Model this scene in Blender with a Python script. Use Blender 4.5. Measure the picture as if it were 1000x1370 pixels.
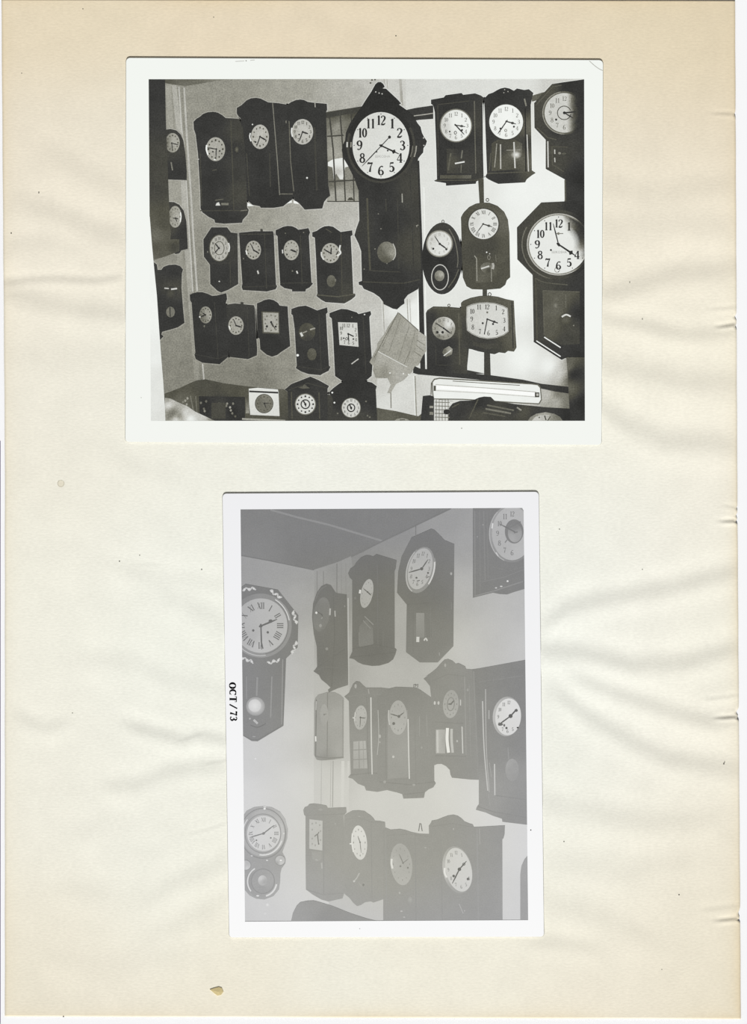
import bpy, math, random
import numpy as np
from mathutils import Vector, geometry

for o in list(bpy.data.objects): bpy.data.objects.remove(o, do_unlink=True)
random.seed(7); np.random.seed(7)
SC = bpy.context.scene
COL = SC.collection
S = 0.000216            # metres per scan pixel (a flatbed scan is 216 mm wide)
MM = 0.001
def WX(x): return (x-500.0)*S
def WY(y): return (685.0-y)*S

# ---------------------------------------------------------------- camera, light
cam = bpy.data.cameras.new('camera'); cam.type = 'ORTHO'; cam.ortho_scale = 1370*S
cam.clip_start = 0.01; cam.clip_end = 10
co = bpy.data.objects.new('camera', cam); co.location = (0, 0, 0.3); COL.objects.link(co)
SC.camera = co
wd = bpy.data.worlds.new('world'); SC.world = wd; wd.use_nodes = True
wd.node_tree.nodes['Background'].inputs[0].default_value = (1, 1, 1, 1)
wd.node_tree.nodes['Background'].inputs[1].default_value = 0.20
SUN_EL = 40.0
sl = bpy.data.lights.new('scanner_lamp', 'SUN'); sl.energy = 0.80*math.pi/math.sin(math.radians(SUN_EL)); sl.angle = math.radians(6)
so = bpy.data.objects.new('scanner_lamp', sl); COL.objects.link(so)
so.rotation_euler = (math.radians(90-SUN_EL), 0, 0); so.location = (0, -0.4, 0.4)   # shines from the foot of the page
vs = SC.view_settings
vs.view_transform = 'Standard'; vs.look = 'None'; vs.gamma = 1.0; vs.exposure = 0.0; vs.use_curve_mapping = False

# ---------------------------------------------------------------- colour helpers
def lin(c):
    c = np.clip(np.asarray(c, float)/255.0, 0, 1)
    return np.where(c <= 0.04045, c/12.92, ((c+0.055)/1.055)**2.4)
def idw(ctrl, xs, ys, p=3.0):
    c = np.array(ctrl, float)
    d = np.sqrt((xs[:, None]-c[None, :, 0])**2+(ys[:, None]-c[None, :, 1])**2)+2.0
    w = d**-p
    return (w@c[:, 2:])/w.sum(1)[:, None]
def gauss_field(ctrl, xs, ys, sig=95.0):
    c = np.array(ctrl, float)
    d2 = (xs[:, None]-c[None, :, 0])**2+(ys[:, None]-c[None, :, 1])**2
    w = np.exp(-d2/(2*sig*sig))+1e-7/(d2+100)
    return (w@c[:, 2:])/w.sum(1)[:, None]
def tint_a(g, xs, ys):                       # upper print: warm olive mid greys
    g = g+9*np.clip((118-g)/60, 0, 1)
    m = np.clip((g-60)/22, 0, 1)*np.clip((238-g)/80, 0, 1)
    hi = np.clip((g-190)/50, 0, 1)
    return np.stack([g+1.5*m-1*hi, g+.3*m+1.5*hi, g-8.5*m-2-1*hi], 1)
def tint_b(g, xs, ys):                       # lower print: fogged, warmer in the middle
    cx = np.clip(1-np.abs(xs-520)/190, 0, 1)*np.clip((ys-720)/120, 0, 1)*np.clip((1260-ys)/120, 0, 1)
    m = np.clip((cx*1.7), 0, 1)
    return np.stack([g+1.5*m, g+0.5*m, g-8*m+0.5], 1)

# ---------------------------------------------------------------- materials
def new_mat(name):
    m = bpy.data.materials.new(name); m.use_nodes = True
    nt = m.node_tree; b = nt.nodes['Principled BSDF']
    return m, nt, b
def ink_mat(name, amp, spec, rough, fine=3400.0):
    m, nt, b = new_mat(name)
    at = nt.nodes.new('ShaderNodeAttribute'); at.attribute_name = 'Col'
    tc = nt.nodes.new('ShaderNodeTexCoord')
    n1 = nt.nodes.new('ShaderNodeTexNoise'); n1.inputs['Scale'].default_value = fine; n1.inputs['Detail'].default_value = 1.5
    n2 = nt.nodes.new('ShaderNodeTexNoise'); n2.inputs['Scale'].default_value = 420; n2.inputs['Detail'].default_value = 3
    nt.links.new(tc.outputs['Object'], n1.inputs['Vector']); nt.links.new(tc.outputs['Object'], n2.inputs['Vector'])
    r1 = nt.nodes.new('ShaderNodeMapRange'); r1.inputs[1].default_value = .25; r1.inputs[2].default_value = .75
    r1.inputs[3].default_value = 1-amp; r1.inputs[4].default_value = 1+amp
    r2 = nt.nodes.new('ShaderNodeMapRange'); r2.inputs[1].default_value = .3; r2.inputs[2].default_value = .7
    r2.inputs[3].default_value = 1-amp*.35; r2.inputs[4].default_value = 1+amp*.35
    nt.links.new(n1.outputs[0], r1.inputs[0]); nt.links.new(n2.outputs[0], r2.inputs[0])
    mu = nt.nodes.new('ShaderNodeMath'); mu.operation = 'MULTIPLY'
    nt.links.new(r1.outputs[0], mu.inputs[0]); nt.links.new(r2.outputs[0], mu.inputs[1])
    # silver grain: strongest in the mid greys, gone in the whites
    rw = nt.nodes.new('ShaderNodeMapRange'); rw.inputs[1].default_value = .25; rw.inputs[2].default_value = .8
    rw.inputs[3].default_value = 1; rw.inputs[4].default_value = .1
    nt.links.new(at.outputs['Fac'], rw.inputs[0])
    mx = nt.nodes.new('ShaderNodeMix'); mx.data_type = 'FLOAT'; mx.inputs[2].default_value = 1.0
    nt.links.new(rw.outputs[0], mx.inputs[0]); nt.links.new(mu.outputs[0], mx.inputs[3])
    vm = nt.nodes.new('ShaderNodeVectorMath'); vm.operation = 'SCALE'
    nt.links.new(at.outputs['Color'], vm.inputs[0]); nt.links.new(mx.outputs[0], vm.inputs['Scale'])
    nt.links.new(vm.outputs[0], b.inputs['Base Color'])
    b.inputs['Roughness'].default_value = rough; b.inputs['Specular IOR Level'].default_value = spec
    return m
INK_A = ink_mat('silver_print_ink', .27, .06, .55, 2500.0)
INK_B = ink_mat('fogged_print_ink', .06, .06, .55, 2500.0)
BORD = ink_mat('print_border', .012, .06, .55)
def page_mat():
    m, nt, b = new_mat('aged_album_paper')
    at = nt.nodes.new('ShaderNodeAttribute'); at.attribute_name = 'Col'
    tc = nt.nodes.new('ShaderNodeTexCoord')
    mp = nt.nodes.new('ShaderNodeMapping'); mp.inputs['Scale'].default_value = (0.55, 1.35, 1)
    nt.links.new(tc.outputs['Object'], mp.inputs['Vector'])
    n1 = nt.nodes.new('ShaderNodeTexNoise'); n1.inputs['Scale'].default_value = 1500; n1.inputs['Detail'].default_value = 4; n1.inputs['Roughness'].default_value = .6
    n2 = nt.nodes.new('ShaderNodeTexNoise'); n2.inputs['Scale'].default_value = 130; n2.inputs['Detail'].default_value = 5
    nt.links.new(mp.outputs[0], n1.inputs['Vector']); nt.links.new(tc.outputs['Object'], n2.inputs['Vector'])
    r2 = nt.nodes.new('ShaderNodeMapRange'); r2.inputs[1].default_value = .3; r2.inputs[2].default_value = .7
    r2.inputs[3].default_value = .975; r2.inputs[4].default_value = 1.02
    nt.links.new(n2.outputs[0], r2.inputs[0])
    r1 = nt.nodes.new('ShaderNodeMapRange'); r1.inputs[1].default_value = .3; r1.inputs[2].default_value = .7
    r1.inputs[3].default_value = .945; r1.inputs[4].default_value = 1.045
    nt.links.new(n1.outputs[0], r1.inputs[0])
    mu = nt.nodes.new('ShaderNodeMath'); mu.operation = 'MULTIPLY'
    nt.links.new(r1.outputs[0], mu.inputs[0]); nt.links.new(r2.outputs[0], mu.inputs[1])
    vm = nt.nodes.new('ShaderNodeVectorMath'); vm.operation = 'SCALE'
    nt.links.new(at.outputs['Color'], vm.inputs[0]); nt.links.new(mu.outputs[0], vm.inputs['Scale'])
    nt.links.new(vm.outputs[0], b.inputs['Base Color'])
    bp = nt.nodes.new('ShaderNodeBump'); bp.inputs['Strength'].default_value = .5; bp.inputs['Distance'].default_value = .00006
    nt.links.new(n1.outputs[0], bp.inputs['Height']); nt.links.new(bp.outputs[0], b.inputs['Normal'])
    b.inputs['Roughness'].default_value = .95; b.inputs['Specular IOR Level'].default_value = .02
    return m
PAGE = page_mat()
def flat_mat(name, rgb, rough=.8, scale=900, amp=.02):
    m, nt, b = new_mat(name)
    n = nt.nodes.new('ShaderNodeTexNoise'); n.inputs['Scale'].default_value = scale
    tc = nt.nodes.new('ShaderNodeTexCoord'); nt.links.new(tc.outputs['Object'], n.inputs['Vector'])
    cr = nt.nodes.new('ShaderNodeValToRGB'); c = lin(rgb)
    cr.color_ramp.elements[0].color = (*(c*(1-amp)), 1); cr.color_ramp.elements[1].color = (*np.minimum(c*(1+amp), 1), 1)
    nt.links.new(n.outputs[0], cr.inputs[0]); nt.links.new(cr.outputs[0], b.inputs['Base Color'])
    b.inputs['Roughness'].default_value = rough; b.inputs['Specular IOR Level'].default_value = .03
    return m

# ---------------------------------------------------------------- flat-print drawing
DZ = 0.0000022
STEP = 7.0
def catmull(P, n=5, closed=False):
    P = [np.array(p, float) for p in P]; out = []
    N = len(P)
    rng = range(N if closed else N-1)
    for i in rng:
        if closed: a, b, c, d = P[(i-1) % N], P[i], P[(i+1) % N], P[(i+2) % N]
        else: a, b, c, d = P[max(i-1, 0)], P[i], P[i+1], P[min(i+2, N-1)]
        for k in range(n):
            t = k/n
            out.append(.5*((2*b)+(-a+c)*t+(2*a-5*b+4*c-d)*t*t+(-a+3*b-3*c+d)*t**3))
    if not closed: out.append(P[-1])
    return out
class Print:
    pass
SPLIT = {'moulding', 'window_bar', 'pictured_beam', 'winding_hole', 'numeral_single'}
STUFF = {'glint', 'numerals'}
class Part:
    """collects flat printed shapes in scan pixels; build() links them as one mesh"""
    def __init__(s, pr, name, parent, L, label=None, mat=None, kind=None):
        s.pr, s.name, s.parent, s.L, s.label, s.mat, s.kind = pr, name, parent, L, label, mat or pr.ink, kind
        s.v = []; s.f = []; s.c = []; s.vg = []; s.fg = []; s.cnt = 0; s.split = name in SPLIT
        if kind is None and name in STUFF: s.kind = 'stuff'
    def _add(s, vx, vy, faces, tone, dl=0):
        b = len(s.v); vx = np.asarray(vx, float); vy = np.asarray(vy, float)
        if callable(tone): g = np.asarray(tone(vx, vy), float)
        elif isinstance(tone, np.ndarray): g = tone
        elif isinstance(tone, (list, tuple)): g = idw(tone, vx, vy)[:, 0]
        else: g = np.full(len(vx), float(tone))
        if s.name == 'moulding' and getattr(s.pr, 'case', None): g = .55*g+.45*s.pr.case(vx, vy)
        s.c.append(lin(s.pr.tint(g, vx, vy)))
        z = s.pr.z+(s.L+dl+(min(s.cnt*.07, .9) if s.name.startswith('numeral') else s.cnt*.07))*DZ; g0 = s.cnt; s.cnt += 1
        s.vg += [g0]*len(vx); s.fg += [g0]*len(faces)
        s.v += [(WX(x)-s.pr.ox, WY(y)-s.pr.oy, z) for x, y in zip(vx, vy)]
        s.f += [tuple(b+i for i in f) for f in faces]
        return s
    def poly(s, pts, tone, step=None, dl=0, smooth=False):
        if smooth: pts = catmull(pts, 4, True)
        V = [Vector((float(p[0]), float(p[1]))) for p in pts]; n = len(V)
        E = [(i, (i+1) % n) for i in range(n)]
        if not isinstance(tone, (int, float)) :
            st = step or STEP
            xs = [v.x for v in V]; ys = [v.y for v in V]
            # densify the boundary, then fill with a grid of inner points
            W = []
            for i in range(n):
                a, b = V[i], V[(i+1) % n]; k = max(1, int((b-a).length/st))
                for j in range(k): W.append(a.lerp(b, j/k))
            V = W; n = len(V); E = [(i, (i+1) % n) for i in range(n)]
            for gx in np.arange(min(xs)+st*.5, max(xs), st):
                for gy in np.arange(min(ys)+st*.5, max(ys), st): V.append(Vector((gx, gy)))
        r = geometry.delaunay_2d_cdt(V, E, [], 1, 1e-4)
        ov, of = r[0], r[2]
        used = sorted({i for f in of for i in f}); ix = {u: k for k, u in enumerate(used)}
        return s._add([ov[u].x for u in used], [ov[u].y for u in used], [tuple(ix[i] for i in f) for f in of], tone, dl)
    def ell(s, cx, cy, rx, ry, tone, dl=0, n=36, sx=0, sy=0, edge=None, rings=((0, 0), (1, 1))):
        """ellipse; tone may be a field; edge -> radial blend from tone (centre) to edge (rim)"""
        vx = [cx]; vy = [cy]; rr = [0.0]; nr = 4
        for k in range(1, nr+1):
            for i in range(n):
                a = 2*math.pi*i/n; u = math.cos(a)*k/nr; v = math.sin(a)*k/nr
                vx.append(cx+rx*u+sx*v); vy.append(cy+sy*u-ry*v); rr.append(k/nr)
        F = [(0, 1+i, 1+(i+1) % n) for i in range(n)]
        for k in range(1, nr):
            a = 1+(k-1)*n; b = 1+k*n
            F += [(a+i, b+i, b+(i+1) % n, a+(i+1) % n) for i in range(n)]
        if edge is not None: t = np.array([tone+(edge-tone)*(q**1.3) for q in rr])
        else: t = tone
        return s._add(vx, vy, F, t, dl)
    def ring(s, cx, cy, rx, ry, w, tone, dl=0, n=44, sx=0, sy=0, a0=0, a1=360, k=None):
        """elliptical band of pixel width w inside (rx, ry); angles clockwise from 12"""
        k = k or 1-w/max(rx, ry); vx = []; vy = []; full = (a1-a0) >= 360
        m = max(4, int(n*(a1-a0)/360)); fx = 1-w/rx; fy = 1-w/ry
        for i in range(m+1):
            a = math.radians(a0+(a1-a0)*i/m); u, v = math.sin(a), math.cos(a)
            for q in (0, 1):
                uu = u*(1 if q == 0 else fx); vv = v*(1 if q == 0 else fy)
                vx.append(cx+rx*uu+sx*vv); vy.append(cy+sy*uu-ry*vv)
        F = [(2*i, 2*i+1, 2*i+3, 2*i+2) for i in range(m)]
        return s._add(vx, vy, F, tone, dl)
    def line(s, pts, w, tone, dl=0, smooth=False):
        """ribbon; points may carry their own width as a third value"""
        pts = [(p[0], p[1], p[2] if len(p) > 2 else w) for p in pts]
        if smooth and len(pts) > 2: pts = catmull(pts, 5)
        P = [np.array(p[:2], float) for p in pts]; N = len(P); vx = []; vy = []
        for i in range(N):
            d = P[min(i+1, N-1)]-P[max(i-1, 0)]; l = math.hypot(*d) or 1; nx, ny = -d[1]/l, d[0]/l; h = pts[i][2]/2
            vx += [P[i][0]+nx*h, P[i][0]-nx*h]; vy += [P[i][1]+ny*h, P[i][1]-ny*h]
        return s._add(vx, vy, [(2*i, 2*i+1, 2*i+3, 2*i+2) for i in range(N-1)], tone, dl)
    def rect(s, x0, y0, x1, y1, tone, dl=0, step=None): return s.poly([(x0, y0), (x1, y0), (x1, y1), (x0, y1)], tone, step, dl)
    def quadgrid(s, q, tone, dl=0): return s.poly(q, tone, None, dl)
    def build(s):
        if not s.v: return None
        c = np.concatenate(s.c); c = np.concatenate([np.clip(c, 0, .97), np.ones((len(c), 1))], 1).astype(np.float32)
        if s.split: sets = [g for g in range(s.cnt)]
        else: sets = [None]
        o = None
        for gi in sets:
            if gi is None: V, F, C = s.v, s.f, c
            else:
                ix = [i for i, g in enumerate(s.vg) if g == gi]; b0 = ix[0]
                V = [s.v[i] for i in ix]; C = c[ix]; F = [tuple(i-b0 for i in f) for f, g in zip(s.f, s.fg) if g == gi]
            me = bpy.data.meshes.new(s.name); me.from_pydata(V, [], F); me.update()
            at = me.color_attributes.new('Col', 'FLOAT_COLOR', 'POINT'); at.data.foreach_set('color', C.ravel())
            me.materials.append(s.mat)
            o = bpy.data.objects.new(s.name, me); COL.objects.link(o)
            if s.parent: o.parent = s.parent
            if s.label: o['label'] = s.label
            if s.kind: o['kind'] = s.kind
        return o

# stroke lettering: (x, y-up, width) in a box 0.6 wide and 1 high
def _el(cx, cy, rx, ry, wt, ws, a0=0, a1=360, n=18):
    o = []
    for i in range(n+1):
        a = math.radians(a0+(a1-a0)*i/n); o.append((cx+rx*math.cos(a), cy+ry*math.sin(a), wt+(ws-wt)*abs(math.cos(a))))
    return o
G = {
 '0': [_el(.3, .5, .21, .45, .06, .15)],
 '1': [[(.32, 0, .15), (.32, 1, .15)], [(.32, .97, .06), (.16, .84, .05)], [(.16, .03, .06), (.48, .03, .06)]],
 '2': [[(.09, .74, .13), (.12, .9, .08), (.3, .96, .07), (.49, .82, .14), (.46, .6, .14), (.25, .32, .08), (.05, .06, .07)], [(.04, .06, .13), (.35, .05, .13), (.56, .2, .05)]],
 '3': [[(.09, .8, .12), (.16, .93, .07), (.3, .96, .07), (.46, .8, .14), (.4, .6, .1), (.22, .54, .05)], [(.22, .54, .05), (.44, .44, .12), (.5, .25, .15), (.4, .06, .09), (.22, .03, .07), (.07, .16, .13)]],
 '4': [[(.42, 0, .14), (.42, 1, .14)], [(.4, .98, .06), (.03, .3, .05)], [(.02, .28, .07), (.6, .28, .07)], [(.28, .03, .06), (.56, .03, .06)]],
 '5': [[(.14, .93, .12), (.5, .96, .12)], [(.14, .95, .05), (.1, .5, .05)], [(.1, .5, .05), (.3, .6, .08), (.48, .42, .15), (.46, .18, .15), (.28, .03, .07), (.07, .14, .12)]],
 '6': [[(.5, .86, .12), (.36, .96, .07), (.16, .78, .1), (.08, .4, .15), (.13, .14, .13), (.3, .03, .07), (.49, .16, .13), (.49, .38, .13), (.32, .54, .07), (.12, .42, .05)]],
 '7': [[(.05, .78, .06), (.1, .94, .12), (.3, .9, .13), (.56, .96, .1)], [(.55, .96, .06), (.36, .55, .09), (.26, 0, .17)]],
 '8': [_el(.3, .76, .18, .2, .06, .12), _el(.3, .27, .22, .25, .06, .14)],
 '9': [[(.1, .14, .12), (.24, .04, .07), (.44, .22, .1), (.52, .6, .15), (.47, .86, .13), (.3, .97, .07), (.11, .84, .13), (.11, .62, .13), (.28, .46, .07), (.48, .58, .05)]],
 'O': [_el(.38, .5, .3, .43, .07, .21)],
 'C': [_el(.4, .5, .31, .43, .07, .2, 48, 312), [(.66, .98, .06), (.66, .68, .06)], [(.62, .22, .05), (.68, .32, .05)]],
 'T': [[(.36, 0, .2), (.36, 1, .2)], [(.02, .96, .08), (.7, .96, .08)], [(.04, 1, .06), (.04, .72, .05)], [(.68, 1, .06), (.68, .72, .05)], [(.2, .03, .06), (.52, .03, .06)]],
 '/': [[(.05, 0, .12), (.5, 1, .12)]],
 'I': [[(.12, 0, .13), (.12, 1, .13)], [(.02, .97, .05), (.22, .97, .05)], [(.02, .03, .05), (.22, .03, .05)]],
 'V': [[(.06, 1, .15), (.28, 0, .12)], [(.5, 1, .05), (.28, 0, .05)]],
 'X': [[(.06, 1, .15), (.5, 0, .15)], [(.5, 1, .05), (.06, 0, .05)]],
}
GW = {'I': .24, 'V': .5, 'X': .52, 'O': .76, 'C': .74, 'T': .72, '/': .55, '1': .5}
ROM = ['XII', 'I', 'II', 'III', 'IIII', 'V', 'VI', 'VII', 'VIII', 'IX', 'X', 'XI']
def glyphs(part, text, fn, tone, h=1.0, weight=1.0, gap=.06, dl=0):
    """fn maps glyph-plane (x, y) centred on the word to scan pixels; the local scale sets stroke widths"""
    W = sum(GW.get(c, .6)+gap for c in text)-gap; x0 = -W/2
    a = np.array(fn(0, 0)); su = np.hypot(*(np.array(fn(1, 0))-a)); sv = np.hypot(*(np.array(fn(0, 1))-a))
    sc = (su+sv)/2
    for ch in text:
        for st in G[ch]:
            pts = [(*fn((x0+p[0])*h, (p[1]-.5)*h), max(p[2]*weight*h*sc, .35)) for p in st]
            part.line(pts, 1, tone, dl, smooth=len(pts) > 2 and len(pts) < 14)
        x0 += GW.get(ch, .6)+gap

class Clock:
    """one pictured clock: its case is the part, everything on it a sub-part"""
    def __init__(s, pr, label, outline, tone, L=20, smooth=False, name='pictured_clock', halo=True):
        s.pr, s.L = pr, L
        p = Part(pr, name, pr.obj, L, label)
        p.poly(outline, tone, None, 0, smooth)
        s.case = p; s.subs = []; s.outline = outline
        if halo and getattr(pr, 'wall', None):
            n = len(outline); ar = sum(outline[i-1][0]*outline[i][1]-outline[i][0]*outline[i-1][1] for i in range(n))
            sg = 1 if ar > 0 else -1; VX = []; VY = []; R = []
            for i in range(n):
                (xa, ya), (xb, yb), (xc, yc) = outline[i-1], outline[i], outline[(i+1) % n]
                nx, ny = 0, 0
                for (p0, q0, p1, q1) in ((xa, ya, xb, yb), (xb, yb, xc, yc)):
                    l = math.hypot(p1-p0, q1-q0) or 1; nx += (q1-q0)/l*sg; ny += -(p1-p0)/l*sg
                l = math.hypot(nx, ny) or 1; nx /= l; ny /= l
                for r in (-.4, .7, 1.7): VX.append(xb+nx*r); VY.append(yb+ny*r); R.append(r)
            VX = np.array(VX); VY = np.array(VY); R = np.array(R)
            t = pr.wall(VX, VY)+np.where(R < 1.2, pr.halo*np.clip((250-pr.wall(VX, VY))/70, 0, 1), 0)
            F = []
            for i in range(n):
                j = (i+1) % n
                for k in (0, 1): F.append((3*i+k, 3*i+k+1, 3*j+k+1, 3*j+k))
            h = Part(pr, 'edge_light', None, 7, kind='stuff'); h._add(VX, VY, F, t); s.subs.append(h)
    def sub(s, name, dl=1, label=None):
        if name == 'moulding': dl += .5
        p = Part(s.pr, name, None, s.L+dl, label); s.subs.append(p); return p
    def done(s):
        o = s.case.build()
        for p in s.subs:
            p.parent = o; p.build()
        return o
    def dial(s, cx, cy, rx, ry, tone, sx=0, sy=0, num='a', nh=.27, nR=.75, ink=55, wt=1.0, bez=None, hands=(), holes=(), skip=(), hub=1.2, ring=None, hink=None, hc=None, dots=False, name='dial', vis=None):
        d = s.sub(name, 3)
        if bez:
            b = s.sub('bezel', 2)
            for (w, t) in bez: b.ell(cx, cy, rx+w, ry+w, t, sx=sx, sy=sy, dl=-.5 if w == bez[0][0] else 0)
        d.ell(cx, cy, rx, ry, tone, sx=sx, sy=sy, n=48)
        M = lambda u, v: (cx+rx*u+sx*v, cy+sy*u-ry*v)
        if num:
            big = nh*ry >= 8.0
            p = s.sub('numerals', 4)
            for k in range(12):
                if k in skip: continue
                if big: p = s.sub('numeral', 4)
                a = math.radians(30*k); U, V = nR*math.sin(a), nR*math.cos(a)
                it = ink(*M(U, V)) if callable(ink) else ink
                if num == 'a':
                    t = '12' if k == 0 else str(k)
                    ax = (ry/rx)**.6*(.9 if len(t) > 1 else 1.05); glyphs(p, t, lambda x, y: M(U+x*ax, V+y), it, nh, wt)
                elif num == 'r':
                    ca, sa = math.cos(a), math.sin(a)
                    t = ROM[k]; q = min(1, 1.5/(sum(GW[c]+.06 for c in t)))
                    glyphs(p, t, lambda x, y: M(U+x*q*ca+y*sa, V-x*q*sa+y*ca), it, nh, wt)
                else:
                    x, y = M(U, V); r = nh*max(rx, ry)*.33*(1.25 if k % 3 == 0 else 1)
                    p.ell(x, y, r*rx/max(rx, ry), r, it, n=8)
                if dots: p.ell(*M(U/nR*.94, V/nR*.94), .75, .75, it, n=6)
        if ring:
            r = s.sub('dial_ring', 4); R, w, t = ring
            r.ring(cx, cy, rx*R, ry*R, w, t, sx=sx*R, sy=sy*R)
        if holes:
            h = s.sub('winding_hole', 4)
            for (x, y, r) in holes: h.ell(x, y, r, r, hink or 50, n=10)
        if hands:
            X, Y = hc or (cx, cy)
            for hi, hd in enumerate(hands):
                h = s.sub('hand', 5+.3*hi)
                x, y, w = hd[:3]; k = hd[3] if len(hd) > 3 else ''
                dx, dy = x-X, y-Y; l = math.hypot(dx, dy) or 1; ht = hink or (ink if not callable(ink) else 50)
                h.line([(X-dx/l*min(l*.12, 3), Y-dy/l*min(l*.12, 3), w*.8), (X+dx*.6, Y+dy*.6, w), (x, y, w*.45)], w, ht)
                if k == 's':
                    q = [(.58, 0), (.72, .13), (.82, 0), (.72, -.13)]
                    h.poly([(X+dx*a-dy*b, Y+dy*a+dx*b) for a, b in q], ht)
                elif k == 'o': h.ring(X+dx*.62, Y+dy*.62, l*.15, l*.13, max(.6, l*.05), ht, n=14)
                elif k == 't':
                    h.line([(X, Y, w*.9), (X-dx*.42, Y-dy*.42, w*.7)], w, ht); h.ell(X-dx*.42, Y-dy*.42, 2, 2.2, ht, n=10)
                if hi == 0: h.ell(X, Y, hub, hub, ht, n=10)
        return d

def print_base(name, label, quad, img, tint, ink, rgb_top, rgb_bot, ztop=.36):
    pr = Print(); pr.tint, pr.ink = tint, ink
    xs = [q[0] for q in quad]; ys = [q[1] for q in quad]
    pr.ox, pr.oy = WX(sum(xs)/4), WY(sum(ys)/4); pr.z = ztop*MM
    # rounded outline
    pts = []
    for i in range(4):
        p = np.array(quad[i], float); a = np.array(quad[i-1], float); b = np.array(quad[(i+1) % 4], float); r = 5.0
        ua = (a-p)/np.hypot(*(a-p)); ub = (b-p)/np.hypot(*(b-p)); c = p+ua*r+ub*r
        for k in range(6):
            t = k/5*math.pi/2; pts.append(c-ub*r*math.cos(t)-ua*r*math.sin(t))
    n = len(pts)
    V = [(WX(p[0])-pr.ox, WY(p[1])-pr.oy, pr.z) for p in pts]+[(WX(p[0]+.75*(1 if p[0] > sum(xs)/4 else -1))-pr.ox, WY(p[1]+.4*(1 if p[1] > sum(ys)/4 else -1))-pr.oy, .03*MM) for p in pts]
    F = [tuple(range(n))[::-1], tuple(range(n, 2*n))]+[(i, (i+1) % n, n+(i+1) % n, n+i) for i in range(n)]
    me = bpy.data.meshes.new(name); me.from_pydata(V, [], F); me.update()
    at = me.color_attributes.new('Col', 'FLOAT_COLOR', 'POINT')
    y0, y1 = min(ys), max(ys); c = []
    for i, p in enumerate(pts+pts):            # contact shadow painted into the card's side colour, grey at its foot
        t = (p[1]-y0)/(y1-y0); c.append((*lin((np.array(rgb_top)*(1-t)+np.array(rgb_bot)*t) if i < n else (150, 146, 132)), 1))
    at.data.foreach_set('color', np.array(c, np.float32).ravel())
    me.materials.append(BORD)
    o = bpy.data.objects.new(name, me); o.location = (pr.ox, pr.oy, 0); COL.objects.link(o)
    o['label'] = label; o['category'] = 'photograph'; o['group'] = 'photographs mounted on the album page'
    pr.obj = o; pr.pts = pts; pr.img = img
    # the white margin: a frame round the picture, a hair above the ink
    fr = Print(); fr.__dict__.update(pr.__dict__)
    fr.tint = lambda g, X, Y: np.array(rgb_top)[None]*(1-((Y-y0)/(y1-y0)))[:, None]+np.array(rgb_bot)[None]*((Y-y0)/(y1-y0))[:, None]
    pr.frame = fr
    b = Part(fr, 'white_border', o, 50, None, BORD)
    m = len(img); N = 24
    inner = []
    for i in range(m):
        a = np.array(img[i], float); c2 = np.array(img[(i+1) % m], float)
        for k in range(N//4*2): inner.append(a+(c2-a)*k/(N//4*2))
    V2 = [Vector(p) for p in pts]+[Vector(p) for p in inner]
    E = [(i, (i+1) % n) for i in range(n)]+[(n+i, n+(i+1) % len(inner)) for i in range(len(inner))]
    hole = [n+i for i in range(len(inner))]
    r = geometry.delaunay_2d_cdt(V2, E, [], 1, 1e-4)
    ipoly = [tuple(p) for p in img]
    def inside(x, y):
        s = 0; k = len(ipoly); c = False
        for i in range(k):
            (xa, ya), (xb, yb) = ipoly[i], ipoly[i-1]
            if (ya > y) != (yb > y) and x < (xb-xa)*(y-ya)/(yb-ya)+xa: c = not c
        return c
    fs = []
    for f in r[2]:
        X = sum(r[0][i].x for i in f)/3; Y = sum(r[0][i].y for i in f)/3
        if not inside(X, Y): fs.append(tuple(f))
    b._add([v.x for v in r[0]], [v.y for v in r[0]], fs, 240)
    b.build()
    return pr

# ================================================================ the setting: white lid of the scanner
def slab(name, x0, y0, x1, y1, z0, z1, mat):
    v = [(WX(x), WY(y), z) for z in (z0, z1) for x, y in ((x0, y0), (x1, y0), (x1, y1), (x0, y1))]
    f = [(0, 1, 2, 3), (7, 6, 5, 4), (0, 4, 5, 1), (1, 5, 6, 2), (2, 6, 7, 3), (3, 7, 4, 0)]
    me = bpy.data.meshes.new(name); me.from_pydata(v, [], f); me.update(); me.materials.append(mat)
    o = bpy.data.objects.new(name, me); COL.objects.link(o); return o
fl = slab('floor', -2500, -2500, 3500, 3900, -4*MM, -.5*MM, flat_mat('white_scanner_lid', (247, 247, 248), .7, 300, .006))
te = slab('trim_1', -30, 590, 0.9, 1500, -.5*MM, -.42*MM, flat_mat('scanner_frame', (140, 134, 146), .7, 300, .02))
te['kind'] = 'structure'; te['label'] = 'thin grey scanner frame edge along the left border'
fl['kind'] = 'structure'; fl['label'] = 'smooth white scanner backing behind the album page'

# ================================================================ the album page
P1 = [(169, 77.5), (807, 80.5), (805, 595), (168, 591)]
P2 = [(298, 660.5), (721, 658), (728, 1253), (307, 1254)]
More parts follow.
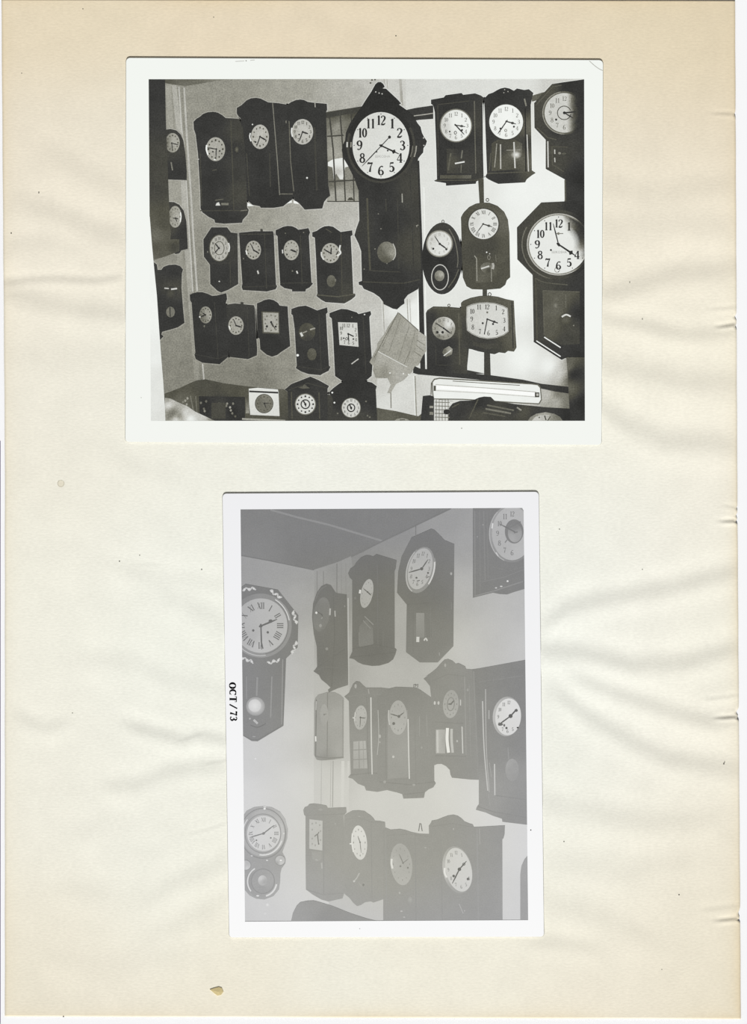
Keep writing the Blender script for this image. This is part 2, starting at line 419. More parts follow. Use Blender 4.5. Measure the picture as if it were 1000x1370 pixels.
# folds: (points (x, y), height mm, half width px); the flank that turns from the lamp goes dark
FOLDS = [
 ([(790, 400), (840, 385), (900, 366), (990, 358)], .34, 15), ([(795, 424), (860, 434), (920, 448), (960, 446), (992, 436)], .22, 10),
 ([(795, 486), (860, 497), (910, 509), (990, 513)], .28, 15), ([(795, 540), (840, 566), (890, 588), (990, 594)], .32, 15),
 ([(805, 300), (900, 296), (990, 306)], .20, 18), ([(806, 250), (890, 262), (990, 244)], .20, 16),
 ([(724, 838), (760, 812), (840, 795), (915, 782), (990, 762)], .30, 12), ([(715, 868), (770, 872), (850, 890), (915, 886), (992, 866)], .34, 13),
 ([(770, 906), (850, 935), (910, 955), (955, 966), (992, 958)], .26, 11), ([(740, 922), (790, 960), (850, 994), (900, 1016), (990, 1030)], .30, 13),
 ([(715, 1070), (790, 1085), (870, 1100), (960, 1095)], .20, 15), ([(725, 1200), (800, 1225), (880, 1260)], .16, 17),
 ([(730, 1150), (850, 1165), (930, 1150)], .10, 16), ([(700, 1258), (745, 1260), (800, 1270)], .14, 10),
 ([(2, 379), (40, 374), (80, 373), (130, 376), (160, 371)], .13, 6), ([(2, 380), (60, 380), (120, 378)], .12, 13),
 ([(2, 392), (60, 405), (110, 414), (175, 421)], .26, 13), ([(20, 268), (80, 288), (130, 308), (175, 322)], .24, 15),
 ([(60, 205), (120, 230), (175, 262)], .16, 16), ([(2, 330), (60, 322), (110, 336)], .12, 12), ([(2, 470), (80, 480), (175, 474)], .08, 16),
 ([(20, 958), (60, 974), (90, 966)], .16, 10), ([(165, 968), (205, 980), (248, 990), (262, 984), (310, 992)], .22, 9),
 ([(140, 1052), (185, 1050), (225, 1032), (300, 1022)], .20, 11), ([(200, 790), (250, 806), (320, 850)], .18, 16),
 ([(110, 880), (180, 886), (225, 908), (310, 925)], .13, 13), ([(150, 756), (190, 766), (310, 785)], .10, 11),
 ([(200, 1200), (250, 1175), (310, 1150)], .14, 13), ([(200, 1250), (260, 1228), (315, 1195)], .12, 14), ([(90, 1185), (140, 1196)], .10, 14),
 ([(150, 610), (200, 626), (260, 640)], .08, 14), ([(90, 1120), (150, 1100)], .08, 13), ([(60, 1270), (130, 1290), (240, 1284)], .07, 16),
 ([(400, 20), (520, 60)], .05, 14), ([(230, 1005), (238, 992), (275, 980)], .05, 3), ([(255, 1116), (285, 1108), (305, 1100)], .045, 2.5),
 ([(275, 1022), (310, 1016)], .05, 2.5), ([(188, 756), (215, 755)], .03, 2.5), ([(555, 70), (585, 34)], .03, 3),
 ([(952, 414), (990, 411)], .07, 3), ([(962, 438), (990, 433)], .26, 2.4), ([(945, 936), (990, 930)], .07, 3), ([(960, 961), (990, 959)], .28, 2.4),
 ([(968, 677), (990, 680)], .07, 2.6), ([(966, 698), (990, 697)], .27, 2.5), ([(960, 1232), (990, 1229)], .24, 2.6), ([(940, 1218), (990, 1212)], .06, 4), ([(955, 152), (990, 153)], .1, 2.6),
]
def page_height(X, Y):
    h = np.zeros_like(X)
    for pts, a, w in FOLDS:
        px = np.array([p[0] for p in pts], float); py = np.array([p[1] for p in pts], float)
        if px[0] > px[-1]: px, py = px[::-1], py[::-1]
        w = w*1.18 if w > 8 else w
        e = max(w*1.6, 10)
        yc = np.interp(X, px, py)
        ta = np.clip((X-(px[0]-e))/(2*e), 0, 1)*np.clip(((px[-1]+e)-X)/(2*e), 0, 1)
        ta = ta*ta*(3-2*ta)
        d = (Y-yc)/w
        h += 1.35*a*ta*d*np.exp(-d*d/2)
    return h
NX, NY = 250, 700
TEAR = [(424, 2.5, 3), (437, 2, 2.5), (690, 2, 3), (698, 3, 2.2), (953, 3.5, 4), (961, 3, 2), (1222, 2.5, 5), (1231, 4, 1.6), (153, 1.5, 3), (680, 1.5, 2)]
def page():
    u, v = np.meshgrid(np.linspace(0, 1, NX), np.linspace(0, 1, NY))
    yl = -0.9+v*1360.7; yr = 0.5+v*1362.9
    Y = yl*(1-u)+yr*u
    xl = 2.0+4.6*np.clip(v*2.2, 0, 1)+.12*np.sin(Y*.05)
    xr = 984.0+3.2*np.clip(v/.5, 0, 1)+4.6*np.clip((v-.5)/.5, 0, 1)+.12*np.sin(Y*.07)
    for y, a, w in TEAR: xr = xr-a*np.exp(-((Y-y)/w)**2)
    X = xl*(1-u)+xr*u
    h = page_height(X, Y)
    for quad in (P1, P2):                      # the glued prints hold the sheet flat
        x0 = max(quad[0][0], quad[3][0]); x1 = min(quad[1][0], quad[2][0]); y0 = max(quad[0][1], quad[1][1]); y1 = min(quad[2][1], quad[3][1])
        ins = np.minimum(np.minimum(X-x0, x1-X), np.minimum(Y-y0, y1-Y))
        k = np.clip((ins+2)/14, 0, 1); h = h*(1-k)
        near = ins > -5; h = np.where(near, np.minimum(h, .16), h)
    CC = [(40,30,230,216,189),(100,40,230,217,190),(300,40,231,217,191),(500,30,230,216,190),(700,40,229,215,188),(900,80,229,216,188),(960,40,224,209,180),(960,180,229,216,192),(850,180,232,221,199),(840,250,234,227,209),(940,250,237,228,208),
     (830,330,237,230,212),(920,330,240,232,214),(950,430,241,235,216),(850,450,239,234,218),(40,180,233,223,203),(120,180,234,227,209),(100,270,236,228,210),(80,340,237,230,213),(140,330,237,231,215),(60,450,237,230,213),(140,460,238,234,219),(80,530,239,235,220),(150,530,238,236,223),
     (60,620,238,233,217),(140,620,239,236,222),(250,620,240,239,227),(450,625,241,241,231),(600,625,242,241,229),(760,630,241,240,228),(850,640,242,240,227),(950,640,242,237,222),(850,540,241,237,221),(950,540,241,235,218),(760,730,240,241,231),(850,740,241,239,228),(950,750,241,237,222),
     (740,850,240,241,232),(850,850,243,241,229),(950,860,241,238,223),(750,1000,241,242,232),(850,1000,242,240,228),(950,1000,240,235,219),(760,1120,241,240,228),(860,1120,240,236,221),(950,1140,237,230,212),(770,1230,240,237,222),(870,1240,239,233,216),(950,1240,236,228,207),(910,1300,238,231,213),(960,1330,232,222,198),
     (800,1320,239,231,212),(600,1320,241,235,217),(450,1300,240,237,222),(600,1275,241,238,223),(300,1280,240,236,220),(300,1335,237,229,209),(110,1330,237,230,212),(110,1260,239,234,218),(30,1330,231,223,202),(30,1250,238,232,214),(40,1100,240,236,221),(110,1100,240,238,225),(220,1100,241,240,228),(220,1200,240,239,226),
     (40,980,240,237,223),(120,980,242,240,227),(220,960,240,240,229),(40,850,241,238,224),(120,850,242,241,228),(230,850,241,242,231),(40,740,240,237,222),(120,740,241,239,226),(230,740,241,241,230)]
    Xf, Yf = X.ravel(), Y.ravel()
    c = gauss_field(CC, Xf, Yf, 62.0)
    ed = np.minimum(np.minimum(Xf-2, 988-Xf), np.minimum(Yf, 1362-Yf))        # browned rim of the sheet
    wv = (.55+.45*np.sin(Yf*.011+Xf*.006)*np.cos(Xf*.017+1.1))
    k = np.clip(.62*np.exp(-np.maximum(ed, 0)/9.0)*wv, 0, 1)[:, None]
    c = c*(1-k)+np.array([[226, 206, 168]])*k
    n = NX*NY
    top = np.stack([WX(X).ravel(), WY(Y).ravel(), (h*MM).ravel()], 1)
    idx = np.arange(n).reshape(NY, NX)
    F = [(idx[j, i], idx[j+1, i], idx[j+1, i+1], idx[j, i+1]) for j in range(NY-1) for i in range(NX-1)]
    loop = list(idx[0, :])+list(idx[1:, -1])+list(idx[-1, -2::-1])+list(idx[-2:0:-1, 0])
    m = len(loop); bot = top[loop].copy(); bot[:, 2] -= .14*MM
    F += [(loop[i], loop[(i+1) % m], n+(i+1) % m, n+i) for i in range(m)]
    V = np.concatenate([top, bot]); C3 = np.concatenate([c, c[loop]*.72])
    me = bpy.data.meshes.new('album_page'); me.from_pydata(V.tolist(), [], [tuple(int(i) for i in f) for f in F]); me.update()
    at = me.color_attributes.new('Col', 'FLOAT_COLOR', 'POINT')
    at.data.foreach_set('color', np.concatenate([lin(C3), np.ones((len(C3), 1))], 1).astype(np.float32).ravel())
    for p in me.polygons: p.use_smooth = True
    me.materials.append(PAGE)
    o = bpy.data.objects.new('album_page', me); COL.objects.link(o)
    o['label'] = 'aged cream album page with browned edges and rippled right side'; o['category'] = 'album page'
    return o
PG = page()
pg = Print(); pg.tint = lambda g, X, Y: np.stack([g, g*.97, g*.88], 1); pg.ink = INK_B; pg.ox = pg.oy = 0; pg.z = .02*MM
sp = Part(pg, 'dark_speck', PG, 10, 'tiny dark specks scattered over the paper', kind='stuff')
for x, y in [(111, 12), (286, 23), (15, 312), (29, 98), (52, 258), (749, 708), (860, 762), (160, 751), (187, 743), (270, 762), (239, 807), (97, 954), (284, 993), (54, 408), (843, 378), (860, 427), (969, 1022), (85, 1360), (530, 48), (755, 1126), (909, 1197), (970, 1020), (846, 1127), (132, 1209), (886, 1297), (118, 1204)]:
    r = random.uniform(.6, 1.0); sp.ell(x, y, r, r, 70, n=7)
sp.build()
st = Part(pg, 'round_stain', PG, 12, 'small round greyish stain near the left margin')
st.ell(81.5, 647, 4.6, 4.6, 226, edge=231, n=20); st.ring(81.5, 647, 4.8, 4.8, 1.3, 208, dl=1, a0=60, a1=330); st.build()
def flake():
    pts = [(281, 1324), (287, 1322), (293, 1320.5), (297, 1322), (299, 1327), (296, 1331), (291, 1332), (287, 1329)]
    n = len(pts); V = [(WX(x), WY(y), .25*MM) for x, y in pts]+[(WX(x), WY(y), .02*MM) for x, y in pts]+[(WX(292), WY(1327), .42*MM)]
    F = [(i, (i+1) % n, 2*n) for i in range(n)]+[(i, n+i, n+(i+1) % n, (i+1) % n) for i in range(n)]
    me = bpy.data.meshes.new('glue_flake'); me.from_pydata(V, [], F); me.update(); me.materials.append(flat_mat('dried_glue', (205, 188, 140), .5, 2500, .12))
    o = bpy.data.objects.new('glue_flake', me); COL.objects.link(o); o.parent = PG; o['label'] = 'small dried yellowish glue flake near the bottom edge'
flake()

# ================================================================ upper print
IMG1 = [(199, 106), (782, 105.5), (783, 563), (202, 563)]
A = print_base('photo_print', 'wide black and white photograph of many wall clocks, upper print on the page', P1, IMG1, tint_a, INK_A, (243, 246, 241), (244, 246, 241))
K = 50
WALL_L = [(235,130,150),(260,120,146),(300,118,146),(400,120,160),(470,125,178),(300,145,145),(440,140,172),(258,250,150),(340,290,154),(400,292,165),(450,285,180),(470,320,188),
  (310,295,150),(262,340,140),(265,390,140),(320,400,150),(400,398,162),(480,400,192),(500,430,200),(240,460,138),(250,490,132),(300,495,130),(380,495,142),(430,505,165),(500,470,195),(480,300,188),(233,255,160),(225,490,134),(350,510,125),(525,120,205),(495,110,190)]
WALL_R = [(545,120,212),(600,115,218),(700,110,222),(740,108,205),(575,200,222),(600,260,224),(640,258,230),(700,255,241),(740,255,240),(690,340,243),(690,400,244),(575,290,224),(570,400,224),(600,402,228),(650,480,225),(640,480,228),(700,480,242),(735,490,240),(750,500,205),(765,505,80),(782,500,45),(560,450,225),(540,520,205)]
A.wall = lambda x, y: np.where(x < 544, idw(WALL_L, x, y)[:, 0], idw(WALL_R, x, y)[:, 0]); A.halo = 24
bg = Part(A, 'pictured_wall', A.obj, 1.5, 'plaster wall behind the clocks, grey at left and bright at right')
bg.poly([(199, 105), (545, 105), (545, 563), (199, 563)], WALL_L, 6)
bg.poly([(543, 105), (783, 105), (783, 563), (543, 563)], WALL_R, 6, dl=1)
bg.poly([(534, 105), (537.5, 105), (540, 141), (536.5, 141)], [(536,110,178),(538,135,165)], 5, dl=2); bg.line([(514, 105), (515, 118)], 1.2, 165, dl=2); bg.line([(518, 105), (519, 120)], 1, 170, dl=2)
for x, y in [(498, 107), (502, 106.5), (496, 111)]: bg.ell(x, y, 1.4, 1.2, 90, dl=2, n=8)
bg.build()
ce = Part(A, 'pictured_ceiling', A.obj, 3)
ce.poly([(216, 105), (312, 105), (280, 110), (248, 115.5), (232, 113), (222, 111.5), (216, 110)], [(222,107,85),(250,108,95),(250,114,118),(300,106,130)], 4); ce.build()
co_ = Part(A, 'pictured_column', A.obj, 4, 'pale corner column with vertical grooves')
co_.line([(225, 114, 7), (229, 180, 8), (236, 250, 9), (240, 330, 9), (245, 420, 9), (252, 505, 8)], 8, [(225,114,160),(236,250,158),(240,330,150),(246,430,142),(252,505,132)])
co_.line([(233, 114, 6), (238, 160, 7), (245, 220, 8), (249, 300, 9), (253, 360, 8), (258, 430, 8), (264, 508, 7)], 8, [(233,114,172),(245,220,176),(250,300,176),(254,370,166),(258,430,158),(264,508,142)], dl=1)
co_.line([(246.5, 117, 2), (250, 180, 2.5), (255, 250, 2.5), (259, 320, 2.5), (264, 390, 2.5), (267, 440, 2), (273, 508, 2)], 2, 186, dl=2)
co_.line([(239.5, 116, 1.5), (243, 170, 2), (249, 230, 2), (253, 300, 2), (258, 390, 1.5)], 2, 192, dl=2)
co_.line([(243.5, 117, 1.4), (247, 180, 1.4), (252, 260, 1.4), (256, 330, 1.4), (261, 400, 1.4)], 1.4, 140, dl=3)
co_.build()

# window and dark woodwork
wi = Part(A, 'pictured_window', A.obj, 8, 'small barred window left of the largest clock')
wi.poly([(436, 150), (486, 142), (486, 270), (438, 269)], [(445,153,70),(470,148,62),(443,165,110),(450,170,150),(448,190,150),(468,170,110),(470,195,150),(450,205,165),(446,230,105),(442,245,100),(470,225,130),(466,235,140),(445,262,165),(455,258,170),(468,262,165),(452,243,120),(475,250,130)], 4)
wi.poly([(439, 217), (446, 213), (459, 211), (466, 214), (470, 222), (462, 224), (459, 240), (455, 240), (450, 232), (447, 240), (445, 224), (439, 222)], [(441,219,235),(455,216,232),(465,219,235),(453,230,190),(457,238,225)], 4, dl=1)
wi.build()
br = Part(A, 'window_bar', A.obj, 10)
for pts, w in [([(440.5, 150), (446, 200), (449.7, 269)], 2), ([(455, 148), (459, 200), (462.3, 269)], 1.8), ([(470, 145), (472, 200), (474, 269)], 1.6), ([(438, 182.5), (460, 181)], 1.8), ([(440, 243), (476, 241)], 1.8), ([(438, 269.5), (482, 269.5)], 1.3)]:
    br.line(pts, w, 62)
br.poly([(465, 268), (467, 264.5), (471, 264), (474, 268)], 70); br.build()
bm = Part(A, 'pictured_beam', A.obj, 9, 'dark wooden posts and rails dividing the bright wall')
bm.poly([(436, 151), (486, 142), (486, 149), (436, 158)], 60)
bm.poly([(540, 148), (556, 144.5), (580, 141), (580, 159), (560, 160.5), (545, 164)], 52)
bm.line([(554, 155), (570, 153), (580, 151.5)], 1.3, 170, dl=1)
bm.poly([(712, 128), (736, 121), (733, 130), (724, 133), (712, 136)], [(715,130,95),(735,125,80)], 4)
bm.line([(558, 215), (562, 320), (566, 495)], 6.5, 48)
bm.line([(567.5, 250), (569, 330), (570, 420), (570.5, 488)], .9, 245, dl=1)
bm.poly([(640, 240), (647.5, 239), (648, 272), (642, 272)], 72)
bm.poly([(646, 386), (652, 386), (652, 398), (646, 398)], 66)
bm.poly([(648, 470), (656, 470), (657, 506), (648, 504)], 60)
bm.poly([(553, 489), (562, 493), (657, 502), (700, 508), (725, 513.5), (783, 520), (783, 532), (725, 520), (640, 508), (560, 501), (553, 499)], [(560,495,48),(640,504,52),(720,516,55),(770,524,45)], 6)
bm.poly([(621, 464), (628, 464), (625, 495), (650, 500), (620, 500)], 55)
bm.line([(563, 484), (552, 492)], 1.5, 90); bm.build()
wp = Part(A, 'pictured_panel', A.obj, 8, 'white wall panels under the largest clock')
wp.poly([(510, 388), (562, 386), (560, 446), (557, 452), (535, 420), (520, 446), (512, 450)], [(516,405,212),(528,412,232),(545,400,210),(552,410,238),(556,435,240),(515,440,205)], 5)
for x0, x1, t in [(513.5, 517, 176), (546, 550, 178), (549.5, 553, 200)]: wp.line([(x0-1, 400), (x0+1, 446)], 1.4, t, dl=1)
wp.line([(559.3, 389), (560, 444)], 1.2, 250, dl=1)
wp.poly([(505, 500), (556, 500), (558, 556), (530, 552), (504, 545)], [(510,515,205),(545,520,216),(520,540,218),(550,550,212)], 6)
wp.line([(523, 517), (523.5, 546)], 1.3, 120, dl=1); wp.line([(555.5, 503), (557.5, 557)], 1.6, 150, dl=1); wp.line([(554, 503), (556, 557)], 1, 235, dl=1); wp.build()

def simple(pr, label, out, tone, L=20, side=None, **kw):
    return Clock(pr, label, out, tone, L)

# --- far left, half hidden
c = Clock(A, 'pictured round topped clock, uppermost at the left edge of the upper photograph', [(216, 176), (222, 173.5), (228, 172.5), (236, 174.5), (242, 180), (245.5, 188), (248, 205), (250, 228), (250, 241), (216, 240)], [(240,178,55),(230,230,48),(225,200,60)], 14)
c.dial(231, 191, 9.6, 13, [(224,190,120),(232,190,172),(238,185,165)], num='d', nh=.25, ink=85, hands=[(239, 194, 1.4), (231, 201, 1.2)], hc=(230, 191.5), hink=55)
c.sub('pendulum', 3).line([(229, 217), (231, 228)], 1.6, 130); c.done()
c = Clock(A, 'pictured round topped clock, second down at the left edge of the upper photograph', [(216, 271), (226, 270), (233, 270.5), (240, 274), (246, 282), (249.5, 296), (251, 320), (251.5, 333), (243, 335), (240, 339), (235, 340), (230, 336), (216, 342)], [(240,280,55),(246,310,46),(228,300,70)], 14)
c.dial(234.5, 290, 8.6, 14.5, [(227,288,130),(234,290,165),(240,290,175)], num='d', nh=.2, ink=95, hands=[(239, 293, 1.6), (231, 292, 1.4), (237, 297, 1.3)], hc=(235, 292), hink=60)
c.sub('glint', 4).line([(241.5, 284), (242.3, 290), (241, 297)], 1.5, 235, smooth=True); c.done()
fg = Part(A, 'pictured_foreground', A.obj, 34, 'dark blurred object filling the left edge')
fg.poly([(198, 105), (221, 105), (222, 160), (224, 210), (226, 262), (227.5, 300), (229, 314), (228, 320), (240, 320), (240, 336), (222, 343), (205, 348), (198, 350)], [(205,120,48),(215,150,52),(218,240,64),(206,250,60),(222,300,72),(210,317,105),(228,318,92),(210,330,78),(232,330,62),(222,340,88),(208,345,95)], 5)
fg.build()
c = Clock(A, 'pictured arched clock with bright pendulum glint, lowest at the left edge of the upper photograph', [(203, 350), (206, 351), (210, 354), (211, 361), (216, 361), (219, 357), (226, 354.5), (235, 354), (241, 356), (245, 360.5), (243.5, 366), (243, 385), (245, 412), (247, 432), (238, 438), (228, 441), (217, 444), (216, 447.5), (219, 450), (214, 455), (203, 455)], [(230,365,50),(230,385,66),(215,400,48),(240,420,45)], 14)
g = c.sub('glint', 3); g.line([(220, 385.5), (226, 386)], 1.6, 200); g.line([(229, 387), (237, 386)], 2.2, 205); g.ell(229, 392, 8, 9, 70, edge=52, dl=-1)
p = c.sub('pendulum', 3); p.ell(228.3, 417.5, 5.8, 7, 118); p.line([(227.5, 411), (227.8, 424)], 1.5, 55, dl=1); c.done()
we = Part(A, 'light_leak', A.obj, 44, 'pale wedge along the left edge of the picture')
we.poly([(198, 285), (200.5, 290), (203, 322), (206, 355), (210, 395), (213, 440), (216, 480), (218.5, 510), (220.5, 540), (221.5, 564), (198, 564)], [(200,320,243),(204,420,243),(207,480,236),(214,500,226),(208,540,228),(218,555,222)], 6); we.build()

# --- upper row, left wall
c = Clock(A, 'pictured long clock with humped top, leftmost in the upper row of the upper photograph', [(259, 163), (263, 159), (268, 156), (272, 152.5), (278, 150.3), (286, 149.6), (292, 151), (298, 154.5), (302, 158), (320, 159), (325, 170), (328, 200), (331, 278), (333, 281), (331.5, 287), (325, 294), (324, 298), (300, 299.3), (288, 298), (287, 294), (279, 290), (271, 284), (268.5, 279), (268, 255), (265, 205), (262, 180), (259.5, 173)], [(280,160,46),(290,240,46),(306,200,48),(318,180,62),(322,260,64),(300,290,46),(312,220,56)], 22)
c.dial(288.6, 199.6, 12.8, 16, [(279,199,168),(290,195,172),(298,200,165)], num='d', nh=.24, ink=72, hands=[(277.5, 197.5, 1.5), (289, 211, 1.4)], hc=(289.5, 199.5), hink=48, holes=[(285, 203, 1.2), (294, 202, 1.2)])
g = c.sub('glint', 5); g.line([(276.8, 194), (276.3, 200), (278.5, 207)], 2, 240, smooth=True); g.ell(287.5, 213.5, 1.6, 1, 225, n=8); g.ell(265.5, 213, 1, 1, 190, n=8); g.ell(317, 200, 2.5, 4, 105, edge=66)
p = c.sub('pendulum', 3); p.poly([(288.5, 275), (290, 271.5), (293, 270.5), (295, 275)], 215); p.rect(296, 271.5, 306, 274.5, 120); p.line([(288, 268), (299, 266.5)], 1.4, 95)
m = c.sub('moulding', 1); m.line([(309, 162), (311.5, 230), (313, 281)], 1.2, 72); m.line([(268, 205), (270, 275)], 1.2, 66); m.line([(268, 282), (331, 281.5)], 1.2, 68); m.line([(322, 282), (331, 281)], 1.2, 120); m.line([(284, 228), (290, 227)], 1.2, 80); c.done()
c = Clock(A, 'pictured tall clock with humped top, second in the upper row of the upper photograph', [(317, 144.5), (323, 141), (330, 134.5), (336, 131.6), (343, 131), (349, 132), (354, 134.5), (359, 137), (372, 138), (390, 141), (394, 258), (391, 267), (384, 272), (379, 276), (367, 278), (349, 278), (348, 276), (338, 274), (331, 268), (328, 262), (322, 158), (319.5, 156), (317, 152)], [(340,145,48),(345,220,46),(375,200,54),(360,260,45),(335,230,52)], 20)
c.dial(348, 183, 12, 16.3, [(338,182,176),(348,180,186),(357,185,180)], num='d', nh=.22, ink=88, hands=[(357, 188, 2), (343.5, 196, 1.4)], hc=(348, 183), hink=46, holes=[(342, 190, 1.3)])
g = c.sub('glint', 5); g.line([(335.2, 178), (334.3, 183), (336, 189)], 1.6, 230, smooth=True); g.ell(338, 166.5, 1, 1, 225, n=8)
m = c.sub('moulding', 1); m.line([(365, 138), (368, 175), (371.5, 218), (374.3, 261)], 1.1, 130); m.line([(330, 205), (334, 262)], 1.5, 64); m.line([(361, 205), (362, 250)], 1.6, 62); m.line([(375, 259.5), (393, 259.5)], 1.2, 110); c.done()
c = Clock(A, 'pictured tall clock with humped top, third in the upper row beside the barred window', [(384, 140.5), (390, 136.5), (396, 134), (402, 133.2), (407, 134), (412, 136.5), (420, 137.5), (437.5, 139), (438, 147), (436.5, 150), (438, 200), (439.5, 248), (442, 262), (438, 265), (434, 270), (431.5, 279), (408, 280.5), (405, 277), (400, 271.5), (394, 268), (392, 262), (388, 200)], [(405,145,47),(405,230,46),(425,200,54),(432,160,48),(390,200,50)], 23)
c.dial(405, 176.3, 14.2, 17, [(393,175,178),(405,172,192),(417,178,188)], num='a', nh=.25, ink=80, wt=1.4, hands=[(412.5, 179, 2.2), (400.5, 189, 1.6)], hc=(405, 176.6), hink=46, holes=[(400.5, 180, 1.2)])
g = c.sub('glint', 5); g.line([(390.7, 171), (390.2, 177), (391.6, 183)], 1.6, 228, smooth=True); g.ell(411, 238, 1.3, 1.3, 225, n=8); g.line([(421.5, 137), (422, 143.5)], 1.2, 170); g.ell(383, 163, .8, 2, 120, n=8)
m = c.sub('moulding', 1); m.line([(387, 162), (389, 215), (393.2, 256)], 1.2, 108); m.line([(421, 170), (424, 255)], 2.2, 62); c.done()
for pts in ([(331.5, 271), (338, 274.5), (340, 275.5), (331, 276)], [(388, 268), (390, 267), (391, 271), (384, 272.5)], [(393, 268), (398, 270), (400, 273), (393, 272)]):
    q = Part(A, 'sunlit_gap', A.obj, 18); q.poly(pts, 240); q.build()

# --- the largest clock
out = [(500, 117.5), (502.5, 113), (506, 110), (510, 110), (513, 112.5), (515, 116), (512, 118.5), (517, 119), (525, 126.5), (532, 133), (537, 138.5), (534, 140), (541, 145), (548, 150), (555, 158), (559, 165), (563, 170), (565, 178), (567.5, 183), (571.5, 189), (570, 194), (567, 198), (566.5, 204), (563, 208), (560, 212), (558.8, 217), (560, 250), (562, 310), (564.5, 378), (560.5, 381), (560, 386.5), (554, 390), (546, 394.5), (541, 401), (541.5, 406), (537, 409), (531.5, 414), (526, 413), (519, 409.5), (513.5, 407), (513, 404), (508, 397.5), (500, 392), (492, 388.5), (487, 386.5), (484.5, 382), (480.5, 381), (480, 377.5), (484.5, 376), (483.5, 336), (480, 326), (474.5, 315), (477, 306), (481, 295), (480, 255), (474, 238), (466, 222), (460, 212), (457.5, 201), (459, 194), (462, 188), (463, 178), (468, 166), (476, 154), (484, 143), (490, 133.5), (497, 123)]
c = Clock(A, 'pictured largest clock with carved pediment and long pendulum case, centre of the upper photograph', out, [(510,130,38),(510,250,46),(550,250,62),(552,330,66),(515,300,46),(515,370,46),(490,300,56),(530,400,46),(560,190,48),(465,200,44)], 30)
b = c.sub('bezel', 2); b.ell(510, 195, 46, 50, 40); b.ring(510, 195, 46, 50, 3, 62, a0=60, a1=290)
b.line([(464.8, 190), (464.6, 197)], 2, 200, dl=1); b.line([(470, 190), (469.6, 197)], 1.4, 150, dl=1); b.line([(549.5, 210), (551.5, 203), (552.5, 195)], 1.2, 120, dl=1); b.line([(554.5, 210), (556.5, 203), (557.5, 195)], 1.6, 150, dl=1)
dg = lambda x, y: 55
c.dial(510, 194.5, 38.2, 44.6, [(490,170,214),(510,180,218),(530,200,226),(510,230,226),(480,210,215)], num='a', nh=.285, nR=.755, ink=40, wt=1.4, dots=True, hands=[(484.5, 222.5, 1.4, 't'), (534, 206, 2.2, 's')], hc=(510.5, 195), hink=42, hub=2, holes=[(504, 203, 1.2), (519, 201.5, 1.2)])
p = c.sub('pendulum', 3); p.ell(517.3, 337.5, 12.3, 14.2, [(508,335,92),(517,330,128),(526,338,150),(516,348,80)], n=40); p.line([(526, 326), (529, 333), (529.3, 342), (526, 348)], 1.2, 190, dl=1, smooth=True); p.ell(518, 352.5, .9, .9, 120, n=8)
m = c.sub('moulding', 1)
m.line([(491.5, 265), (493, 310), (495.5, 362)], 2.4, 76); m.line([(516.5, 266), (517, 283)], 1.2, 66); m.line([(538.3, 259), (538.6, 271)], 1.4, 165); m.line([(532, 265), (534, 360)], 1.2, 62); m.line([(496, 362), (536, 364)], 1.4, 64); m.line([(486, 377), (540, 379), (562, 374)], 1.4, 68); m.line([(548, 218), (552, 300), (554, 372)], 1.5, 56)
g = c.sub('glint', 5)
for x, y in [(503, 123), (507.5, 124.5), (511.5, 125.5), (567, 184.5), (567.5, 194.5), (558, 303), (502, 333), (506.5, 286), (487.5, 360), (510, 306)]: g.ell(x, y, .9, .9, 200 if x > 566 or y < 130 else 130, n=8)
g.line([(557, 302), (560, 301)], 1, 150); c.done()

# --- upper right
c = Clock(A, 'pictured square topped clock with pale reflection in its glass, right of the largest clock', [(577, 133.5), (594, 130.5), (596.5, 127.5), (618, 124.5), (620, 127), (636, 125), (644, 128), (648, 131), (646, 140), (646.5, 200), (647.5, 238.5), (640, 241.5), (637.5, 243), (637, 245.8), (597, 248.5), (597, 245), (583, 242.8), (581, 241.8), (585, 240), (584, 200), (582, 150), (580, 141), (577, 139)], [(600,140,46),(600,200,46),(630,180,48),(641,170,62),(642,220,58),(600,240,48)], 22)
c.dial(610.4, 168, 20.3, 21, [(594,168,205),(610,165,238),(626,170,240)], num='a', nh=.24, ink=70, wt=.9, bez=[(1.5, 120)], hands=[(623, 169.5, 1.6, 'o'), (621.5, 180, 1.8)], hc=(610, 167.5), hink=48, holes=[(602, 176, 1.2), (618.5, 174, 1.4)])
c.sub('dial_ring', 4).ring(609.6, 177.6, 2, 2.4, .9, 60)
w = c.sub('glass_panel', 1); w.rect(598, 199, 628, 232, [(602,205,60),(606,215,74),(615,205,52),(618,225,58)], step=5); w.rect(589, 234.3, 631, 239, [(592,237,84),(610,236,78),(628,236,100)], step=4)
g = c.sub('glint', 4); g.line([(609, 218.8), (622, 216.4)], 1.9, 225); g.line([(603.5, 205), (602, 214), (600, 228)], 2, 92); g.line([(619, 201), (617.5, 212)], 1.6, 120); g.line([(617.5, 220), (617, 231)], 1.2, 100)
m = c.sub('moulding', 1); m.line([(635, 135), (636, 190), (637, 232)], 1.3, 105); m.line([(586, 141), (586.5, 235)], 1, 66); m.line([(586, 140), (628, 135)], 1, 68); m.line([(583, 241.5), (637, 241), (647, 238)], 1.1, 80); m.line([(644.5, 140), (646.5, 236)], 1.4, 48); c.done()
